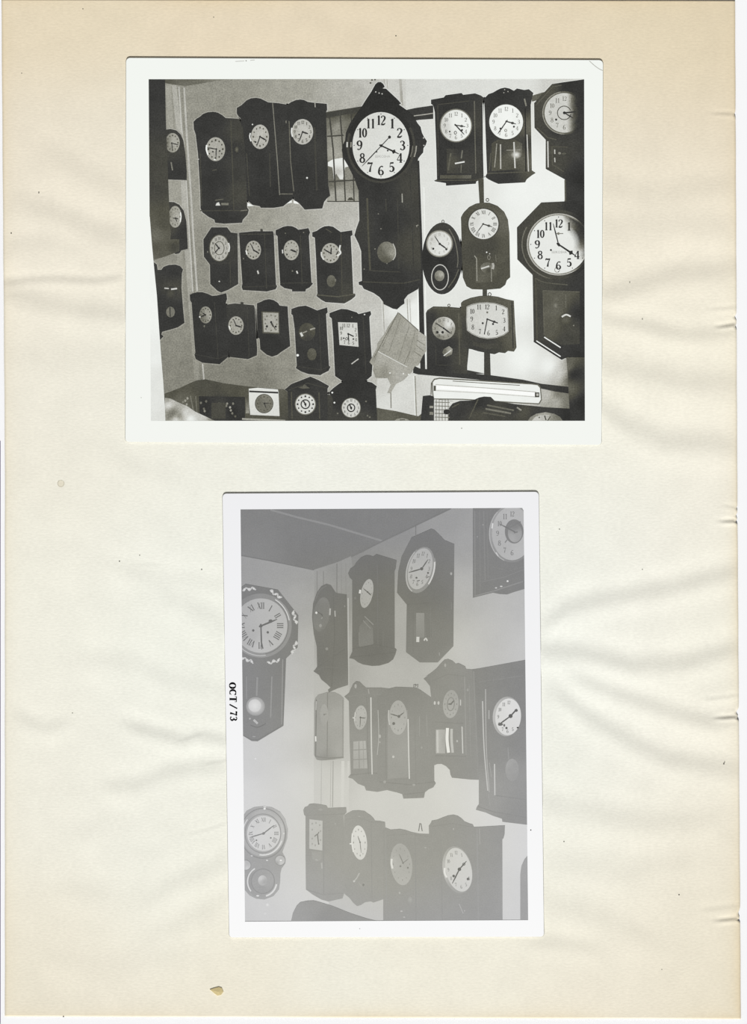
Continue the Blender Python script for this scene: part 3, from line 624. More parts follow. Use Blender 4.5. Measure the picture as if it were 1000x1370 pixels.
c = Clock(A, 'pictured clock with wavy crest and sunburst reflection in its glass, upper right photograph wall', [(648, 132), (654, 126), (660, 124), (665, 121), (670, 118.5), (676, 117.3), (682, 118.5), (688, 121.5), (692, 118.5), (697, 119.5), (702, 120.5), (708, 119.5), (714, 124.5), (713, 128), (710.5, 140), (712, 228), (717, 231.5), (712, 234.5), (705, 240), (703, 244), (667, 246), (660, 243), (653, 239.5), (649.5, 236.5), (652, 232), (649, 150)], [(675,130,44),(655,180,50),(700,140,50),(708,170,98),(709,215,92),(680,235,48),(703,190,56)], 24)
c.dial(677.6, 163, 22.6, 23.2, [(660,160,238),(680,160,243),(695,168,238)], num='a', nh=.23, ink=80, wt=.9, bez=[(1, 60)], hands=[(691, 166, 1.8, 'o'), (666.5, 179, 1.6)], hc=(678, 162.5), hink=52, holes=[(670, 172, 1.4), (688, 169.5, 1.4)])
c.sub('dial_ring', 4).ring(677, 174.5, 1.8, 2, .8, 90)
w = c.sub('glass_panel', 1); w.poly([(658, 192), (666, 187), (689, 187), (699, 192), (699, 226), (658, 229)], [(662,205,74),(674,200,62),(682,215,80),(690,207,128),(697,212,88),(680,195,66),(690,222,72)], 4)
g = c.sub('glint', 4); g.ell(691, 207, 7, 5.5, 235, edge=112, n=16); g.line([(678, 201), (697, 200.5)], 1.2, 140); g.line([(665, 192), (664, 205), (662, 224)], 1.3, 150); g.line([(670, 193), (670.3, 226)], 1.7, 185); g.line([(688, 190), (689.5, 225)], 1.9, 205, dl=1)
for x, y in [(675.5, 120), (674.5, 124), (680, 122.5)]: g.ell(x, y, .8, .8, 170, n=8)
m = c.sub('moulding', 1); m.line([(702, 132), (704.5, 142)], 2, 130); m.line([(705.5, 180), (707.5, 230)], 1.4, 200); m.line([(703, 145), (704, 230)], 1.6, 40); m.line([(655, 228), (657, 205)], 1.4, 84); m.line([(652, 232), (707, 230), (716, 231)], 1.2, 85); c.done()
dk = lambda a: (lambda x, y: np.where(True, a, a))
def fade(base, x0, x1, dark=44):
    def f(x, y):
        t = np.clip((x-x0)/(x1-x0), 0, 1); t = t*t*(3-2*t); return base*(1-t)+dark*t
    return f
c = Clock(A, 'pictured octagonal clock running into the dark right edge, upper right corner of photograph', [(715, 138), (739, 112.5), (752, 110.5), (770, 108), (784, 106), (784, 272), (757, 271), (756, 240), (730.5, 226), (730.5, 187), (715.5, 171)], [(725,140,66),(735,120,72),(722,165,62),(740,190,60),(760,112,42),(775,150,40),(775,240,40),(740,220,66),(762,255,52),(733,200,70),(745,180,50)], 22)
b = c.sub('bezel', 2); b.ell(755.5, 151, 29.5, 29, fade(96, 755, 775)); b.ring(755.5, 151, 29.5, 29, 1.2, fade(150, 752, 770), a0=180, a1=350, dl=1)
c.dial(755.5, 151, 26.5, 26.5, fade(205, 758, 772, 46), num='a', nh=.23, nR=.72, ink=lambda x, y: 90 if x < 766 else 44, wt=.95, skip=(2, 3, 4, 5), hands=[(771, 149.5, 2), (767, 158, 1.6)], hc=(755.5, 151), hink=42, hub=2, holes=[(744.5, 160, 1.5)])
c.sub('dial_ring', 4).ring(755.3, 151, 9.6, 9.6, 1.1, 70, a0=100, a1=430)
m = c.sub('moulding', 1); m.line([(718, 140), (740, 116), (752, 114)], 1, 92); m.line([(719, 171), (733, 184), (745, 187)], 1.2, 88); m.line([(733.3, 189), (733.8, 224)], 1.7, 205); m.line([(739, 196), (739.5, 220), (755, 230)], 1.2, 84); m.line([(739, 196), (760, 197)], 1, 76); m.line([(756.5, 241), (757, 271)], 2, 88)
g = c.sub('glint', 4); g.line([(742.5, 200), (742.8, 206)], 1.6, 190); g.line([(742.5, 211), (743, 217)], 1.6, 185); g.ell(749, 205, 2, 1.6, 140, n=10); g.ell(755, 205.5, 3, 1.2, 90, n=10); c.done()

# --- right, middle and lower
c = Clock(A, 'pictured oval clock with small oval pendulum window, right of the largest clock', [(592+27*math.sin(t*math.pi/18)+1.5*math.cos(t*math.pi/18), 345.8-48*math.cos(t*math.pi/18)+2*math.sin(t*math.pi/18)) for t in range(36)], [(592,310,58),(575,345,42),(592,350,40),(612,345,52),(592,388,50)], 22)
c.dial(588.4, 326, 16, 16.2, [(580,320,205),(590,325,222),(596,335,226)], num='a', nh=.2, ink=150, wt=.9, bez=[(2, 125), (1, 165)], hands=[(582, 316, 1.3), (598, 333, 2)], hc=(588.6, 326.3), hink=44, hub=1.6, holes=[(580, 332.8, 1.5), (597.5, 333.5, 1.5)])
r = c.sub('pendulum_window', 2); r.ring(589, 371, 11.8, 17.4, 1.2, 200); r.ell(589, 371, 10.6, 16.2, 48, dl=-.5)
c.sub('pendulum', 3).ell(588.3, 369, 6.6, 7.2, [(586,366,140),(590,368,175),(589,373,120),(584,372,105)])
g = c.sub('moulding', 2); g.line([(601, 306), (609, 322), (613, 345), (612, 358)], 1.2, 110, smooth=True); g.line([(600, 385), (609, 372), (614, 360)], 1.4, 90, smooth=True)
h = c.sub('hanging_ring', 1); h.ring(593, 296.5, 2, 2.2, .8, 70); c.done()
c = Clock(A, 'pictured arch topped clock with roman numerals and chipped lower corners', [(617, 291), (619, 287), (621, 284), (628, 277), (637, 272.5), (646, 271), (655, 271.3), (666, 275.5), (675, 283.5), (680, 294), (682, 312), (683, 371), (678.5, 375), (676.5, 381), (670, 386), (652, 387.7), (632, 387), (624.5, 383), (621.5, 376), (619.5, 371), (618, 330), (617.3, 300)], [(622,300,74),(650,276,80),(675,300,96),(640,340,66),(630,375,72),(660,380,70),(676,345,84),(655,330,64),(650,365,78),(680,350,70)], 24)
c.dial(647.2, 299.7, 20, 20.2, [(635,295,215),(648,300,228),(660,305,222)], num='r', nh=.24, nR=.78, ink=70, wt=1.1, bez=[(1.6, 66)], hands=[(659, 303.5, 1.7, 'o'), (639, 310.5, 1.3)], hc=(646.8, 299.8), hink=60)
w = c.sub('glass_panel', 1); w.poly([(637, 345), (643, 336), (652, 332), (660, 336), (665, 344), (665, 378), (637, 378)], [(642,350,76),(650,338,66),(656,365,88),(645,372,90),(661,372,74)], 4)
g = c.sub('glint', 4); g.line([(635, 342), (638, 346), (638.5, 376)], 1.3, 150); g.line([(657.5, 355), (658, 377)], 1.3, 135); g.line([(644, 359.5), (655, 356)], 2, 205); g.line([(659.5, 352), (660.5, 356), (659.5, 360)], 3, 180, smooth=True); g.ell(651.5, 337.5, 1, 1, 235, n=8); g.ell(655.5, 339.5, .8, .8, 200, n=8); g.line([(663, 341), (664.5, 350)], 1.1, 105)
p = c.sub('pendulum', 3); p.ell(652, 358, 8.5, 7, [(646,358,120),(653,355,105),(655,362,70)]); p.ring(654.5, 344.5, 2.3, 3.2, .9, 130)
c.sub('hanging_ring', 1).ring(652.5, 267.6, 2.3, 2.4, .9, 80); c.done()
c = Clock(A, 'pictured large octagonal drop clock with bold numerals at the right edge', [(692, 304.5), (724.5, 271), (757, 269.5), (784, 269), (784, 492), (757, 479), (752, 481.5), (714.5, 457.5), (713, 368), (692.5, 347)], [(700,310,62),(725,280,66),(700,345,58),(720,380,64),(730,440,62),(760,460,50),(775,300,40),(778,420,42),(765,275,46),(740,275,62),(745,470,52),(775,480,42)], 26)
b = c.sub('bezel', 2); b.ell(747.5, 327, 48, 46.5, fade(66, 755, 776), dl=-.6); b.ring(747.5, 327, 49.5, 47.5, 1.4, fade(112, 725, 745, 58), a0=190, a1=300, dl=-.4); b.ell(747.7, 327, 42.5, 41.5, fade(135, 764, 778), dl=-.2); b.ring(747.7, 327, 42.5, 41.5, 1.2, fade(188, 766, 780, 60), dl=.2)
def hd(x, y):
    s = 766+np.clip((y-300)*.45, -8, 22)
    t = np.clip((x-(s-10))/14, 0, 1); t = t*t*(3-2*t)
    t = np.where(y > 345, t*np.clip((362-y)/17, .25, 1), t)
    return 232*(1-t)+46*t-np.clip((300-y)*.9, 0, 18)*(1-t)
c.dial(747.7, 327, 39.5, 39, hd, num='a', nh=.28, nR=.72, ink=44, wt=1.4, dots=True, skip=(1, 2, 3), hands=[(740.5, 299, 1.7), (771, 342.5, 2.4, 's')], hc=(747.7, 327), hink=44, hub=2, holes=[(737.5, 334.5, 1.4)])
g = c.sub('numerals', 4); glyphs(g, '1', lambda x, y: (761+x*12, 303-y*11), 60, 1, 1.4)
g = c.sub('dial_ring', 4); g.ring(745.8, 361, 3.6, 3.6, .8, 130); g.line([(744, 312.5), (754, 312.5)], 1.1, 120); g.ell(747.5, 312.5, 1.8, 1.8, 120, n=8)
w = c.sub('glass_panel', 1); w.poly([(727, 390), (776, 391), (776, 460), (752, 462), (729, 450)], [(732,400,82),(745,400,90),(742,415,100),(738,440,86),(760,430,66),(772,420,44),(755,455,60)], 5)
m = c.sub('moulding', 2); m.line([(726.5, 389), (776, 390.5)], 1.4, 92); m.line([(727, 389), (728.5, 448)], 1.4, 94); m.line([(717, 372), (719, 455)], 1.6, 76); m.line([(716, 372), (730, 378), (760, 381)], 1.2, 90, smooth=True)
g = c.sub('glint', 4); g.line([(728.5, 451), (750.5, 465)], 1.5, 238); g.line([(718, 456), (750.5, 477)], 1.5, 238); g.line([(714.5, 456.5), (752, 480.5)], 1.5, 40); g.ell(743.5, 409, 3.5, 4, 128, edge=96); g.ell(744.5, 400, 3, 3, 104, edge=90); g.line([(752, 424), (758, 421), (764, 423.5)], 2.2, 215, smooth=True); g.ell(757, 428, 8, 7, 96, edge=66, dl=-1); g.ell(768, 435.5, 1, 1, 130, n=8); g.line([(757.5, 394), (757.5, 412)], .9, 105); c.done()
c = Clock(A, 'pictured plain clock with shining metal dial beside the loose papers', [(570, 419), (572, 415), (580, 410), (600, 410.5), (617, 412), (620, 414), (621, 460), (625.5, 467), (625.5, 500), (571.5, 498), (571, 450)], [(590,414,78),(580,425,50),(600,460,48),(616,440,74),(618,480,66),(590,485,46)], 22)
c.dial(594, 439.2, 15.4, 15.4, [(582,438,150),(590,434,160),(600,434,225),(606,445,150),(590,445,190),(588,450,110)], num='a', nh=.22, ink=70, wt=1, hands=[(583, 432, 1.4), (603, 446, 2)], hink=44, holes=[(585.5, 444.5, 1.8), (592.5, 444.5, 1.8)])
p = c.sub('pendulum', 3); p.poly([(592, 472), (594, 467), (601, 463), (606, 467), (605, 474), (597, 477.5)], [(595,470,95),(602,468,165),(599,475,110)], 3); p.line([(594, 476), (604, 468.5)], 1.4, 215, dl=1)
m = c.sub('moulding', 1); m.line([(583, 462), (584, 488), (606, 489)], 1, 62); m.line([(614, 418), (615.5, 488)], 2, 86); m.line([(572, 416), (580, 412), (616, 414)], 1, 92)
c.sub('hanging_ring', 1).ring(601, 408.7, 2, 2, .8, 80); c.done()
c = Clock(A, 'pictured wide clock with barrel shaped dial below the arch topped one', [(617, 405.5), (620, 402.5), (630, 398.5), (642, 396), (654, 395.5), (666, 397), (678, 400.5), (688, 402.5), (689, 425), (691.5, 465), (688, 470.5), (680, 469.5), (676, 472.5), (668, 471.5), (662, 474), (648, 471.5), (640, 470), (632, 467.5), (624, 466), (619, 464), (618, 430)], [(625,402,80),(655,398,86),(622,440,60),(655,462,56),(683,440,66),(688,440,118),(640,465,54)], 26)
c.sub('moulding', 1).line([(685.3, 404), (687, 466)], 1.2, 42)
bar = [(625.5, 411), (632, 408), (642, 406), (652, 405.6), (662, 406.5), (672, 409.5), (679, 413), (679.8, 430), (680, 443), (674, 447.5), (664, 451), (653, 452.3), (642, 450.5), (632, 446), (626, 441.5), (625, 428)]
b = c.sub('bezel', 2); b.poly([(652.5+(x-652.5)*1.035, 429+(y-429)*1.05) for x, y in bar], 190)
b.poly([(652.5+(x-652.5)*1.015, 429+(y-429)*1.02) for x, y in bar], 92, dl=.4)
d = c.sub('dial', 3); d.poly(bar, [(635,415,206),(650,425,212),(670,420,214),(655,440,216),(630,435,205)], 5)
n = c.sub('numerals', 4)
for k, (x, y) in {12: (652, 410.5), 1: (664, 412), 2: (673.5, 417), 3: (675, 428.5), 4: (674.8, 440), 5: (665, 444.8), 6: (654, 445.5), 7: (642.5, 443.5), 8: (633, 437.5), 9: (631.5, 426.8), 10: (632, 416.5), 11: (641, 410.8)}.items():
    glyphs(n, str(k), lambda a, q: (x+a*5.6, y-q*6.4), 62, 1, 1.2)
h = c.sub('hand', 5); h.line([(652.3, 427), (648.3, 447.5)], 1.4, 48); h.line([(652.3, 427), (666.5, 432.3)], 1.6, 48); h.ring(661.5, 430.5, 2, 1.6, .8, 50); h.ell(652.3, 427.2, 1.4, 1.4, 48, n=8)
h = c.sub('winding_hole', 4); h.ell(646.2, 432.4, 1.5, 1.5, 50, n=8); h.ell(660, 433.5, 1.5, 1.5, 50, n=8); h.ell(652.3, 418, 1.4, 1.4, 110, n=8)
w = c.sub('glass_panel', 1); w.poly([(632, 456), (640, 459), (655, 460), (672, 458), (672, 466), (650, 467), (633, 462)], 64)
c.sub('hanging_ring', 1).ring(655.5, 394, 2.4, 2.6, .9, 70); c.done()

# --- second row, left wall
c = Clock(A, 'pictured octagonal drop clock, leftmost in the second row of the upper photograph', [(283, 304.3), (304, 304.3), (309, 311), (318, 312.3), (319, 380), (305, 388), (296, 391.5), (291, 389), (281.5, 380), (281, 354), (273, 343.5), (272.3, 320.5)], [(280,320,47),(300,370,47),(314,340,58),(314,375,54)], 22)
c.dial(293.6, 332, 12.6, 17, [(285,330,172),(294,330,178),(302,334,182)], num='a', nh=.2, nR=.78, ink=72, wt=1.3, bez=[(1.2, 84)], ring=(.55, 1, 90), hands=[(288, 325.5, 2), (287, 339, 1.6)], hc=(293, 332), hink=52, hub=1.6)
g = c.sub('glint', 5); g.line([(306, 325), (307.2, 331), (306.2, 337)], 1.5, 215, smooth=True); g.ell(293.6, 376.5, 1.2, .9, 200, n=8); g.ell(278, 337, .8, 1.2, 130, n=8)
m = c.sub('moulding', 1); m.line([(308, 350), (308.5, 382)], 1, 66); m.line([(283, 352), (307, 352)], 1, 60); c.done()
c = Clock(A, 'pictured flat topped clock, second in the second row of the upper photograph', [(320, 311.5), (340, 309.5), (365.5, 309.5), (366.5, 313), (368, 350), (369.5, 381), (371, 383), (369, 387), (357, 390), (325, 388), (323.5, 384), (324.5, 380), (322, 345)], [(340,320,47),(338,370,46),(360,350,53)], 21)
c.dial(339.2, 334.6, 10.2, 12.6, [(330,334,160),(340,332,170),(347,336,168)], num='d', nh=.25, ink=75, hands=[(336, 327, 1.5), (347, 339, 2)], hc=(339.6, 334.8), hink=46)
g = c.sub('glint', 5); g.line([(329.3, 335), (330.5, 340.5)], 1.6, 230); g.line([(344.8, 362), (346, 366.5)], 2, 200); g.ell(326, 346, .9, 1.2, 120, n=8)
m = c.sub('moulding', 1); m.line([(354, 312), (357, 386)], 1, 64); m.line([(322, 313.5), (365, 313)], 1, 66); m.line([(325, 384), (370, 382.5)], 1, 62)
c.sub('hanging_ring', 1).poly([(348.5, 309.5), (348.5, 306.5), (351.5, 306.5), (352, 309.5)], 60); c.done()
c = Clock(A, 'pictured round crested clock, third in the second row of the upper photograph', [(369, 308), (374, 306), (379, 303.5), (385, 302.3), (391, 302.8), (396, 305), (399.5, 307.5), (413, 305.3), (415, 311), (413.5, 315.5), (415, 345), (417, 378), (419, 379.5), (414.5, 384.5), (409.5, 387), (409, 390), (391, 390), (391, 387.5), (381, 385.5), (375, 381.5), (375, 378), (373, 345), (371.5, 316), (369, 314)], [(385,310,46),(390,360,45),(408,340,52)], 22)
c.dial(390, 334.7, 10.2, 13.4, [(382,334,165),(390,332,172),(398,337,172)], num='d', nh=.22, ink=100, hands=[(397.5, 337.5, 2.4), (390, 334, 1)], hc=(390, 334.5), hink=44, holes=[(384, 340.5, 1.3)])
g = c.sub('glint', 5); g.line([(378, 334), (378.5, 339)], 1.5, 215); g.line([(397, 362.5), (398.5, 366)], 1.9, 210); g.ell(391.5, 362.5, 1, 1.2, 120, n=8); g.ell(382, 312, .9, .9, 110, n=8); g.ell(406.5, 311, .9, .9, 120, n=8)
m = c.sub('moulding', 1); m.line([(402, 314), (404.5, 380)], 1, 66); m.line([(375, 379), (417, 378)], 1, 62); c.done()
c = Clock(A, 'pictured round crested clock with bright catch, last in the second row beside the largest clock', [(418, 311), (424, 309), (429, 305.5), (434, 303), (440, 302.3), (446, 303.5), (451, 307), (456, 310.5), (471.5, 308.2), (472, 314.5), (469.5, 316), (471, 345), (473, 393), (476, 393.5), (475.5, 396.5), (470, 401), (461, 406), (436, 404.3), (430, 401), (423.5, 396), (425, 393), (423, 345), (421.5, 318), (418, 316.5)], [(440,312,46),(440,360,46),(464,350,56),(450,398,52),(462,395,64)], 22)
c.dial(442.6, 338.6, 12, 13.4, [(434,336,166),(442,335,174),(450,342,172)], num='d', nh=.24, ink=90, hands=[(433.5, 333.5, 1.8), (443.5, 331, 1.8)], hc=(443, 339), hink=44)
g = c.sub('glint', 5); g.line([(430.3, 337), (430.5, 342), (433.5, 347.5)], 1.8, 215, smooth=True); g.line([(451.5, 342.5), (456, 338.5), (454.5, 334), (455.5, 328)], 2, 225, smooth=True); g.line([(450, 341), (453, 336)], 1.4, 60)
p = c.sub('pendulum', 3); p.ell(443.5, 376, 6, 8, [(440,376,96),(444,372,112),(446,378,84)]); p.ell(449, 375, 1.2, 2, 120, n=8)
m = c.sub('moulding', 1); m.line([(456.5, 313), (458, 393)], 1.1, 70); m.line([(424, 394.5), (452, 397), (475, 393.5)], 1.6, 84); m.line([(436, 306), (444, 311)], 1, 80); c.done()

# --- third row, left wall
c = Clock(A, 'pictured humped clock with half shaded dial, leftmost in the third row of the upper photograph', [(254, 394.5), (258, 392.5), (264, 391), (271, 391), (278, 393.2), (284, 396), (290, 395.5), (303, 392.3), (304, 400), (302.3, 405), (303, 410), (306, 477), (299, 483), (294, 487.3), (271, 485.3), (262, 480.5), (260.3, 474.5), (261.5, 472), (259, 440), (256.5, 405), (254.5, 402)], [(268,400,46),(275,460,45),(292,440,50),(300,410,46)], 22)
c.dial(275.2, 421.3, 8.3, 11.3, [(268,420,120),(272,425,110),(278,420,160),(281,424,165)], num='d', nh=.26, ink=72, hands=[(268.5, 424, 1.8), (271, 418.5, 1.6)], hc=(275, 421.3), hink=42)
g = c.sub('glint', 5); g.ell(267.5, 424, 1.2, 1, 225, n=8); g.ell(273.5, 436.5, 1, 1.6, 110, n=8)
m = c.sub('moulding', 1); m.line([(287, 404), (292, 480)], 1, 60); m.line([(261, 474), (292, 480), (305, 475)], 1, 58); c.done()
c = Clock(A, 'pictured flat topped clock, second in the third row of the upper photograph', [(301, 408), (314, 406), (340, 408.5), (341.3, 413), (342.5, 440), (344.3, 468), (343.8, 475.5), (332, 480.5), (307, 477.5), (303, 450)], [(320,412,56),(320,460,46),(336,440,52)], 21)
c.dial(315.9, 435.6, 10.2, 12.4, [(308,434,160),(316,433,168),(323,438,166)], num='d', nh=.24, ink=82, hands=[(312.5, 427, 1.3), (324, 438, 2)], hc=(316, 435.6), hink=46)
c.sub('glint', 5).line([(306.5, 436), (308.3, 441)], 1.7, 225)
c.sub('moulding', 1).line([(331, 411), (333.5, 478)], 1, 60)
c.sub('hanging_ring', 1).rect(322, 404.5, 326, 407, 60); c.done()
c = Clock(A, 'pictured small pointed clock with square dial, third in the third row of the upper photograph', [(344, 406), (349, 404), (354, 401.5), (360, 400.3), (366, 401.5), (372, 405.2), (374.5, 409), (385, 410), (386.5, 435), (388.5, 463), (377, 470.5), (371, 475), (364, 477.2), (357, 474.5), (348.5, 467.5), (347.5, 453), (344.7, 452), (344, 425)], [(360,408,46),(365,460,45),(380,440,50)], 22)
d = c.sub('dial', 3); d.poly([(351.8, 418), (372.6, 418.8), (373, 445), (353, 444.2)], [(355,422,165),(362,430,172),(370,440,168)], 5)
c.sub('bezel', 2).poly([(349.8, 416.5), (373.8, 417.3), (374.2, 446.8), (351.5, 446)], 84)
n = c.sub('numerals', 4)
for x, y in [(357.5, 423), (363, 421.8), (368.5, 423), (370.3, 428), (355, 427.5), (355.3, 433), (370.5, 434), (356, 440), (363, 442), (369.5, 441)]: n.ell(x, y, 1.3, 1.3, 128, n=8)
h = c.sub('hand', 5); h.line([(362.8, 431), (366, 437)], 2.2, 52); h.line([(362.8, 431), (368.5, 440.5)], 1.2, 70); h.ell(363, 431, 1.6, 1.6, 50, n=8); h.ell(357.3, 436.7, 1.6, 1.6, 45, n=8); h.ell(369, 437, 1.5, 1.5, 45, n=8); c.done()
c = Clock(A, 'pictured dark clock whose dial shows only glare, fourth in the third row', [(390, 413.5), (399, 410.3), (409, 409), (417, 412), (424.5, 415.5), (438, 411.2), (438.7, 418), (436.5, 420), (438, 450), (440.5, 490), (442.5, 490.5), (440, 496), (432, 500), (429, 502), (413, 500.5), (403, 497), (396, 492.5), (397.3, 489), (394.5, 440), (392, 422), (390, 420)], [(410,420,46),(412,445,52),(415,480,48),(430,450,50)], 22)
g = c.sub('glint', 4); g.line([(402.5, 445), (405, 450)], 3, 215); g.line([(404, 446), (411, 443)], 1.6, 150); g.line([(415, 441), (422, 439)], 2, 160); g.ell(398.5, 475.3, 1.7, 1.7, 245, n=10)
d = c.sub('dial', 2); d.ell(411, 444, 11, 12, [(404,448,80),(411,444,66),(420,440,84),(412,453,56)])
p = c.sub('pendulum', 3); p.ell(417.5, 474, 6.2, 8.2, [(414,474,78),(419,472,96),(420,478,80)])
m = c.sub('moulding', 1); m.line([(427, 420), (430, 495)], 1, 60); m.line([(397, 490), (430, 495), (441, 490)], 1, 60); c.done()
c = Clock(A, 'pictured clock with bright square dial, last in the third row beside the papers', [(441, 419), (449, 416), (457, 413.3), (465, 414), (471, 416), (477.5, 418), (480, 420.3), (496, 416.3), (497, 420.5), (494.5, 424), (496, 455), (498.5, 490), (497.5, 503), (489, 510), (460, 511), (448.5, 503), (446, 450), (444, 426), (441, 423.5)], [(462,420,46),(465,480,45),(488,450,50)], 23)
d = c.sub('dial', 3); d.poly([(452.5, 431), (478.3, 431.8), (480, 464), (454.5, 461.5)], [(458,436,205),(466,446,212),(475,458,206)], 5)
n = c.sub('numerals', 4)
for k, (x, y) in {12: (466, 435.5), 1: (472, 436), 2: (476, 441), 3: (476.5, 448), 4: (476.5, 454.5), 5: (472.8, 459), 6: (467, 458.5), 7: (461.2, 457.8), 8: (457, 453), 9: (456.5, 445.8), 10: (456.7, 439.3), 11: (460, 435.5)}.items():
    glyphs(n, str(k), lambda a, q: (x+a*4.2, y-q*4.6), 72, 1, 1.2)
h = c.sub('hand', 5); h.line([(466.2, 446.7), (473.5, 450.2)], 1.7, 46); h.line([(466.2, 446.7), (467, 457)], 1.4, 46); h.ell(466.2, 446.8, 1.4, 1.4, 46, n=8); h.ring(464.2, 453.3, 2, 2, .9, 48); h.ell(460.2, 452.5, 1.2, 1.2, 48, n=8); h.ell(473, 453.6, 1.2, 1.2, 48, n=8)
g = c.sub('glint', 5); g.line([(470.5, 487), (480, 480)], 1.5, 190); g.ell(488, 420.8, 1.2, 1, 215, n=8); g.ell(471, 424.5, .9, .9, 120, n=8)
c.sub('moulding', 1).line([(486, 424), (490, 500)], 1, 60); c.done()

# --- papers and lamp
pa = Part(A, 'pictured_paper', A.obj, 25.0, 'crumpled paper edge pinned behind the larger sheet'); pa.poly([(556, 440), (570.5, 450), (570.5, 470), (566, 476), (560, 489), (545, 493), (548, 470)], [(565,455,175),(562,475,160)], 4); pa.build()
pa = Part(A, 'pictured_paper', A.obj, 25.6, 'large creased sheet of paper pinned under the largest clock'); pa.poly([(533, 418), (540, 425), (560.5, 442), (559, 456), (556, 470), (547, 494), (520, 500), (500, 490), (494.5, 484.5), (504.5, 466), (505, 460), (515, 446), (519, 438)], [(533,424,150),(528,440,158),(545,440,168),(550,460,155),(520,460,162),(535,475,158),(505,478,150),(510,492,165),(540,490,162)], 5, dl=.5); pa.build()
pa = Part(A, 'pictured_paper', A.obj, 26.2, 'torn lower sheet of paper hanging below the larger sheet'); pa.poly([(501, 486), (507, 470), (545, 491), (556, 488), (552, 497), (540, 509), (530, 514), (523, 526), (518.5, 526), (523, 515), (519, 506), (503, 506), (499, 495)], [(510,482,170),(530,492,172),(515,500,140),(545,494,165),(526,512,168),(503,500,150),(536,503,178)], 4, dl=1); pa.build()
pa = Part(A, 'paper_crease', A.obj, 27, kind='stuff')
for a, b, t in [((506, 470), (545, 491), 215), ((527, 430), (512, 464), 135), ((536, 426), (521, 470), 140), ((548, 436), (533, 482), 138), ((556, 442), (545, 485), 140), ((558, 455), (569, 462), 130), ((557, 462), (567, 470), 130), ((554, 470), (564, 477), 128), ((533, 418), (501, 478), 110), ((534, 419), (560, 442), 110), ((541, 487), (549, 470), 125)]:
    pa.line([a, b], 1, t, dl=2)
for x, y in [(522, 499), (540, 500), (547, 501)]: pa.ell(x, y, 1, 1, 235, dl=2, n=8)
pa.build()
la = Part(A, 'pictured_lamp', A.obj, 26, 'white fluorescent tube lamp fixture at the lower right of the photograph')
la.poly([(578, 511), (581, 507), (588, 505.5), (640, 508.5), (712, 513), (721, 514), (724, 518), (725.5, 535), (722, 541), (700, 540), (620, 535), (580, 534.5), (578.5, 525)], 105)
la.poly([(579.5, 511.5), (582, 508.3), (588, 507), (640, 510), (712, 514.5), (719.5, 515.5), (722.7, 519), (724, 534.5), (721, 539.5), (700, 538.5), (620, 533.5), (581, 533), (580, 525)], [(600,512,232),(650,516,242),(710,522,238),(600,528,240),(680,534,240)], 6, dl=1)
la.line([(583, 514.5), (650, 519), (718, 524.5)], 1, 185, dl=2); la.line([(583, 522.5), (650, 526), (716, 531)], 1.1, 200, dl=2); la.line([(584, 518), (650, 522.3), (716, 527.5)], 5, 252, dl=1.5)
la.line([(606, 509.8), (660, 513.5), (696, 515.5)], 1, 110, dl=2); la.rect(716, 525, 722, 531.5, 70, dl=2); la.rect(718, 526.5, 721, 529.5, 190, dl=3); la.rect(580.5, 516, 583.5, 523, 80, dl=2); la.line([(577.5, 512), (577, 528)], 1.2, 90, dl=2)
la.build()
lw = Part(A, 'pictured_ledge', A.obj, 12, 'pale wall below the rail, fading into shadow at right')
lw.poly([(725, 521), (784, 530), (784, 550), (724, 546)], [(730,528,188),(745,538,175),(760,540,120),(772,540,60),(782,540,44),(750,528,120)], 4); lw.build()

# --- shelf along the bottom
sh = Part(A, 'pictured_shelf', A.obj, 13, 'dark crowded shelf along the bottom of the photograph')
sh.poly([(220, 527), (240, 519.5), (258, 511), (262, 509.5), (275, 507.5), (300, 513), (330, 517), (380, 521), (390, 528), (440, 528), (450, 530), (500, 545), (530, 550), (560, 557), (566, 552), (566, 564), (220, 564)], [(235,524,72),(270,515,70),(310,522,74),(240,532,96),(300,545,48),(380,540,72),(330,540,84),(395,560,62),(520,556,92),(545,558,84),(440,555,58),(375,530,92)], 5)
sh.poly([(266, 530), (328, 531), (328, 564), (268, 564)], [(275,545,44),(295,548,62),(310,550,40),(322,545,50)], 5, dl=1)
for x, y, t in [(248, 536, 150), (251, 533, 160), (250, 541, 150), (245, 538, 130), (253, 545, 120), (269, 539, 120), (276, 537, 110), (274, 550, 140), (273, 547, 110), (304, 540, 140), (303, 543, 120), (312, 540, 120), (308, 545, 170), (309, 549, 150), (311, 553, 120), (315, 557, 90), (293, 540, 95), (298, 541, 100), (427, 548, 130), (428, 558, 110), (433, 556, 110)]:
    sh.ell(x, y, 1.5, 1.7, t, dl=2, n=8)
sh.line([(255, 530), (259, 550)], 1.4, 120, dl=2); sh.line([(262, 530), (264, 555)], 1.4, 110, dl=2)
sh.rect(283, 539, 302, 560, 66, dl=2); sh.line([(324, 560.5), (350, 561.5), (382, 563)], 2.4, 165, dl=2); sh.rect(329, 533, 333.5, 553, [(331,536,90),(331,550,150)], dl=2)
sh.build()
bl = Part(A, 'pictured_blur', A.obj, 40, 'pale out of focus object in the lower left corner')
bl.poly([(221, 532), (228, 533), (238, 538), (250, 543), (262, 551), (275, 557), (288, 563), (290, 566), (220, 566)], [(225,534,150),(240,542,172),(256,550,195),(272,558,200),(230,538,190),(226,542,225),(232,551,110),(240,556,135),(228,556,120),(248,552,215),(240,545,170),(255,560,240),(235,562,215),(285,563,130)], 3); bl.build()
c = Clock(A, 'pictured white box clock with round grey dial standing on the bottom shelf', [(333, 520), (345, 518.8), (372, 521), (372.8, 524), (374.3, 556.7), (335, 555), (333.5, 540)], [(340,530,222),(355,528,226),(370,550,218),(340,550,215)], 22)
